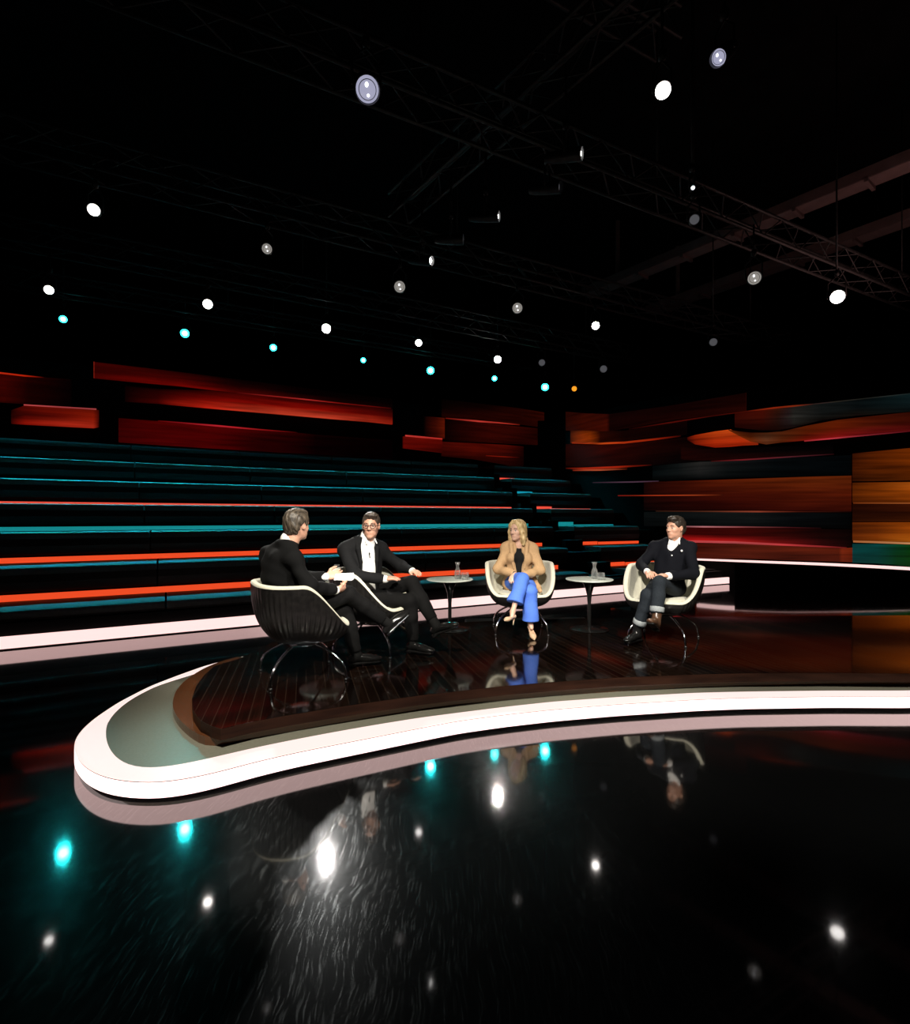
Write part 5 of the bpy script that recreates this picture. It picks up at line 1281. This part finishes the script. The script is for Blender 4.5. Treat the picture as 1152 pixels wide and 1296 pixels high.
def emis(name, c, s): return mat(name, (0.1, 0.1, 0.1), 0.3, emit=c, estr=s)
LM = {'star': emis('lamp_glare_white', (1, 0.96, 0.9), 22), 'white': emis('lamp_white', (1, 0.96, 0.92), 9), 'soft': emis('lamp_soft_white', (0.95, 0.95, 1.0), 2.2), 'blueish': emis('lamp_lilac', (0.45, 0.45, 0.62), 0.8),
      'dim': emis('lamp_dim', (0.5, 0.47, 0.43), 0.55), 'faint': emis('lamp_faint', (0.3, 0.3, 0.33), 0.22), 'teal': emis('lamp_teal', (0.02, 0.75, 0.72), 9.0), 'amber': emis('lamp_amber', (1.0, 0.35, 0.02), 1.1)}
LM['core_teal'] = emis('lamp_teal_core', (0.30, 1.0, 0.95), 16); LM['core'] = emis('lamp_core', (1, 1, 0.97), 10)
def make_lamp(px, py, H, kind, rad, target, label, group=None, core=True, hang=0.0):
    pos = on_plane(px, py, H)
    if isinstance(target, float):   # turned nearly edge on to us
        tc_ = (Vector((0, 0, CAM)) - pos).normalized(); sd_ = tc_.cross(Vector((0, 0, 1))).normalized()
        d = (tc_ * target - sd_ * math.sqrt(1 - target * target)).normalized()
    else: d = (Vector(target) - pos).normalized() if target is not None else Vector((-pos.x * 0.9, -pos.y * 0.9, (1.6 - pos.z))).normalized()
    r = empty('stage_spotlight', pos); tag(r, label, 'spotlight', group)
    m3 = aim(d); m4 = m3.to_4x4()
    bm = bmesh.new()
    lathe(bm, [(0, 0.34), (rad * 0.7, 0.34), (rad * 0.95, 0.27), (rad * 1.12, 0.12), (rad * 1.15, 0.0), (rad * 1.15, -0.05), (rad * 1.06, -0.05), (rad * 1.04, -0.002), (0, -0.001)], 28, m4)
    obj('housing', bm, M['rig'], r, True, 40)
    bm = bmesh.new(); lathe(bm, [(0, -0.022), (rad * 0.5, -0.018), (rad * 0.85, -0.010), (rad, -0.003), (0, -0.0025)], 28, m4)
    ln = obj('lens', bm, LM[kind], r, True, 50)
    if kind in ('dim', 'blueish', 'white', 'soft', 'teal') and core:
        # stepped rings of the lens
        bm = bmesh.new()
        if kind in ('teal', 'white'):
            lathe(bm, [(0, -0.045), (rad * 0.25, -0.042), (rad * 0.5, -0.030), (rad * 0.55, -0.024)], 20, m4); obj('bulb_glow', bm, LM['core_teal' if kind == 'teal' else 'core'], ln, True)
        else:
            for q_ in (0.72,): lathe(bm, [(rad * q_, -0.022), (rad * (q_ + 0.03), -0.026), (rad * (q_ + 0.06), -0.020)], 28, m4)
            obj('lens_ring', bm, M['rig'], ln, True)
            bm = bmesh.new(); ellip(bm, m3 @ Vector((rad * 0.1, rad * 0.35, -0.02)), (rad * 0.16, rad * 0.16, rad * 0.22)); ellip(bm, m3 @ Vector((-rad * 0.1, -rad * 0.4, -0.02)), (rad * 0.13, rad * 0.13, rad * 0.13)); obj('bulb_glow', bm, LM['soft'], ln, True)
    # yoke and clamp
    sx = m3 @ Vector((1, 0, 0)); sx.z = 0; sx = sx.normalized() if sx.length > 0.01 else Vector((1, 0, 0))
    top = Vector((0, 0, rad * 1.9 + 0.16)); back = -d * 0.12
    bm = bmesh.new(); tube(bm, [back + sx * rad * 1.25, back + sx * rad * 1.25 + Vector((0, 0, rad * 1.4 + 0.1)), back + top, back - sx * rad * 1.25 + Vector((0, 0, rad * 1.4 + 0.1)), back - sx * rad * 1.25], 0.012, 6)
    obj('yoke', bm, M['rig'], r, True)
    rise_ = 9.5 - (pos + back + top).z
    for ta, tb_ in TRUSSES:
        ab = (tb_ - ta); q_ = pos + back; u_ = max(0, min(1, (q_ - ta).dot(ab) / ab.dot(ab)))
        nr = ta + ab * u_
        if (nr.xy - q_.xy).length < 0.32 and nr.z - 0.2 > (q_ + top).z: rise_ = min(rise_, nr.z - 0.18 - (q_ + top).z)
    bm = bmesh.new(); tube(bm, [back + top, back + top + Vector((0, 0, rise_))], 0.014, 8); box(bm, back + top + Vector((0, 0, 0.05)), (0.06, 0.06, 0.09), None, 0.008)
    obj('clamp', bm, M['rig'], r, True)
    return r, pos, d
STAGE_C = (0.4, 5.4, 1.2)
CAMP = (0.0, -1.5, 1.6)
lamps = [
 (263, 385, 5.35, 'star', 0.075, CAMP, 'starlike white lamp, left one of the two over the left of the tribune', 0.0),
 (413, 416, 5.35, 'star', 0.085, CAMP, 'starlike white lamp, brightest one, above the long glowing red panel', 0.0),
 (754, 412, 5.3, 'star', 0.070, (0.5, 2.0, 1.2), 'starlike warm white lamp right of the middle of the photo', 0.0),
 (630, 455, 5.5, 'star', 0.085, CAMP, 'round bright white lamp above the head of the blond woman', 0.0),
 (119, 266, 5.2, 'white', 0.062, CAMP, 'single small white lamp high at the upper left', 0.0),
 (62, 367, 5.1, 'white', 0.062, CAMP, 'white lamp just above the leftmost teal lamp', 0.0),
 (530, 434, 5.35, 'white', 0.070, CAMP, 'small white lamp up left of the middle teal lamp', 0.0),
 (1060, 376, 5.0, 'white', 0.095, CAMP, 'plain white lamp nearest the right edge', 0.0),
 (839, 115, 5.3, 'star', 0.062, (0.3, 0.0, 2.0), 'large bright oval lamp at the upper right', 0.0),
 (911, 72, 5.4, 'blueish', 0.062, (-0.6, 2.2, 2.0), 'greyish lilac oval lamp topmost at the right', 0.0),
 (465, 113, 5.3, 'blueish', 0.10, (0.2, 1.2, 1.6), 'large round lilac lens lamp, topmost left of the middle', 0.0),
 (731, 195, 5.3, 'white', 0.060, 0.24, 'narrow white lamp seen nearly edge on, topmost of the slanting row', 0.0),
 (627, 274, 5.3, 'white', 0.060, 0.24, 'narrow white lamp seen edge on, second of the slanting row', 0.0),
 (582, 303, 5.3, 'soft', 0.062, 0.14, 'thinnest sliver of white lamp, third of the slanting row', 0.0),
 (543, 330, 5.3, 'white', 0.062, 0.5, 'small oval white lamp, lowest of the slanting row', 0.0),
 (506, 363, 5.25, 'dim', 0.085, CAMP, 'dim ringed lens lamp left of the middle, below the slanting row', 0.0),
 (655, 390, 5.25, 'dim', 0.085, CAMP, 'dim ringed lens lamp straight above the round bright white lamp', 0.0),
 (955, 352, 4.95, 'dim', 0.085, CAMP, 'dim ringed lens lamp at the right, under the lower ceiling beam', 0.0),
 (338, 315, 5.25, 'dim', 0.065, CAMP, 'dim lens lamp over the gap between the two starlike lamps at left', 0.0),
 (877, 238, 5.4, 'soft', 0.022, CAMP, 'tiny white lamp below the large bright oval lamp', 0.0),
 (879, 278, 5.2, 'faint', 0.055, CAMP, 'faint grey lamp under the tiny white lamp at the right', 0.0),
 (705, 237, 5.3, 'faint', 0.060, 0.4, 'faint bluish lamp beside the topmost narrow white lamp', 0.0),
 (903, 433, 5.2, 'faint', 0.075, CAMP, 'unlit lens lamp low at the right, over the curved video wall', 0.0),  # faint glow put into the lenses of the three unlit lamps
 (686, 459, 5.3, 'faint', 0.075, CAMP, 'unlit lens lamp just right of the round bright white lamp', 0.0),
 (764, 467, 5.3, 'faint', 0.085, CAMP, 'unlit lens lamp below the starlike warm white lamp', 0.0),
 (80, 404, 5.95, 'teal', 0.075, CAMP, 'leftmost teal lamp over the far left benches', 0.0),
 (234, 422, 5.95, 'teal', 0.095, CAMP, 'teal lamp below the left starlike white lamp', 0.0),
 (346, 440, 5.95, 'teal', 0.085, CAMP, 'teal lamp midway between the two starlike lamps at left', 0.0),
 (460, 456, 5.95, 'teal', 0.070, CAMP, 'teal lamp right of the brightest starlike lamp', 0.0),
 (545, 469, 5.95, 'teal', 0.110, CAMP, 'large teal lamp above the small red panel', 0.0),
 (626, 479, 5.9, 'teal', 0.080, CAMP, 'small teal lamp just under the round bright white lamp', 0.0),
 (690, 490, 5.4, 'teal', 0.105, CAMP, 'rightmost teal lamp beside the single amber lamp', 0.0),
 (727, 492, 5.4, 'amber', 0.075, CAMP, 'single amber lamp right of the teal lamps', 0.0),
]
def spot(name, loc, target, power, size, blend, colr, radius=0.05):
    L = bpy.data.lights.new(name, 'SPOT'); L.energy = power; L.spot_size = R(size); L.spot_blend = blend; L.color = colr; L.shadow_soft_size = radius
    o = bpy.data.objects.new(name, L); col.objects.link(o); o.location = loc
    o.rotation_euler = (Vector(target) - Vector(loc)).to_track_quat('-Z', 'Y').to_euler()
    return o
teal_pos = []
for px, py, H, kind, rad, tg, lab, hang in lamps:
    r_, pos, d = make_lamp(px, py, H, kind, rad, tg, lab)
    if kind == 'teal': teal_pos.append((pos, d, rad))
    if lab.startswith('starlike white lamp, brightest'): key_back = (pos, d)

# teal wash over the benches: added long light standing in for the teal lamps
def area(name, loc, target, power, sx, sy, colr, spread):
    L = bpy.data.lights.new(name, 'AREA'); L.shape = 'RECTANGLE'; L.size = sx; L.size_y = sy; L.energy = power; L.color = colr; L.spread = R(spread)
    o = bpy.data.objects.new(name, L); col.objects.link(o); o.location = loc
    dv = (Vector(target) - Vector(loc)).normalized(); x = T.copy(); z = -dv; y = z.cross(x).normalized(); x = y.cross(z)
    o.rotation_euler = Matrix((x, y, z)).transposed().to_euler(); return o
area('teal_wash', trib(3.8, 6.2, 5.6), trib(3.8, 2.6, 0.6), 330, 17, 0.15, (0.015, 0.62, 0.74), 40)
# the strong back light whose halo lies on the scratched floor
pos, d = key_back
spot('white_beam', pos + d * 0.12, (-0.62, 2.0, 0.0), 800, 22, 0.6, (1.0, 0.98, 0.95), 0.07)
# the teal lamps' own beams, falling on the floor in front of the stage
for (pos, d, rad), pw in zip(teal_pos, (170, 200, 20, 15, 200, 30, 110)):
    fp = Vector((0, 0, CAM)) + (pos - Vector((0, 0, CAM))) * (CAM / (CAM + pos.z)); fp.z = 0
    spot('teal_beam', pos + (fp - pos).normalized() * 0.14, fp, pw, 8, 1.0, (0.02, 0.80, 0.82), 0.10)
# warm wash over the near end of the stage
spot('stage_wash', (-0.8, 0.6, 5.6), (-0.3, 4.2, 0.1), 2300, 44, 0.6, (1.0, 0.92, 0.78), 0.15)
spot('stage_wash', (3.4, 0.6, 5.6), (2.6, 4.6, 0.1), 1800, 46, 0.6, (1.0, 0.92, 0.78), 0.15)
# front light on the four people
def lamp_at(px): return [on_plane(l[0], l[1], l[2]) for l in lamps if l[0] == px][0]
for nm, loc, tgt, pw, sz in (('front_beam', (1.6, -1.2, 4.6), (-0.85, 5.2, 1.05), 3000, 13), ('front_beam', (-0.6, -1.0, 4.6), (0.74, 6.1, 1.0), 2700, 14),
                             ('front_beam', (-1.2, -0.6, 4.6), (2.2, 5.6, 1.0), 3600, 14), ('side_beam', (3.2, 1.0, 4.8), (-1.2, 4.45, 1.05), 1500, 14)):
    spot(nm, loc, tgt, pw, sz, 0.5, (1.0, 0.93, 0.84), 0.12)
for px, tgt, pw, sz in ((263, (-1.2, 4.5, 1.2), 900, 12), (754, (2.25, 5.7, 1.1), 800, 11), (630, (0.74, 6.15, 1.1), 420, 9), (413, (-0.8, 5.2, 1.2), 500, 11)):
    ps_ = lamp_at(px); spot('back_beam', ps_ + (Vector(tgt) - ps_).normalized() * 0.12, tgt, pw, sz, 0.5, (1.0, 0.95, 0.88), 0.08)
# added unseen fill, no fixture, brightening the ceiling beams at the right
L = bpy.data.lights.new('roof_fill', 'AREA'); L.energy = 30; L.size = 3.0; L.color = (1.0, 0.55, 0.5)
o = bpy.data.objects.new('roof_fill', L); col.objects.link(o); o.location = (7.5, 8.5, 5.0); o.rotation_euler = (R(180), 0, 0)

w = bpy.data.worlds.new('studio_dark'); scene.world = w; w.use_nodes = True
w.node_tree.nodes['Background'].inputs['Color'].default_value = (0.004, 0.0045, 0.005, 1); w.node_tree.nodes['Background'].inputs['Strength'].default_value = 0.4

# ------------------------------------------------------------------ camera and look
cam = bpy.data.cameras.new('camera'); cam.sensor_width = 36.0; cam.lens = F / 1296.0 * 36.0; cam.shift_y = (HOR - 648.0) / 1296.0; cam.clip_end = 100
co = bpy.data.objects.new('camera', cam); col.objects.link(co); co.location = (0, 0, CAM); co.rotation_euler = (R(90), 0, 0)
scene.camera = co
scene.view_settings.view_transform = 'Standard'; scene.view_settings.look = 'None'
scene.cycles.sample_clamp_indirect = 6.0
scene.cycles.max_bounces = 8
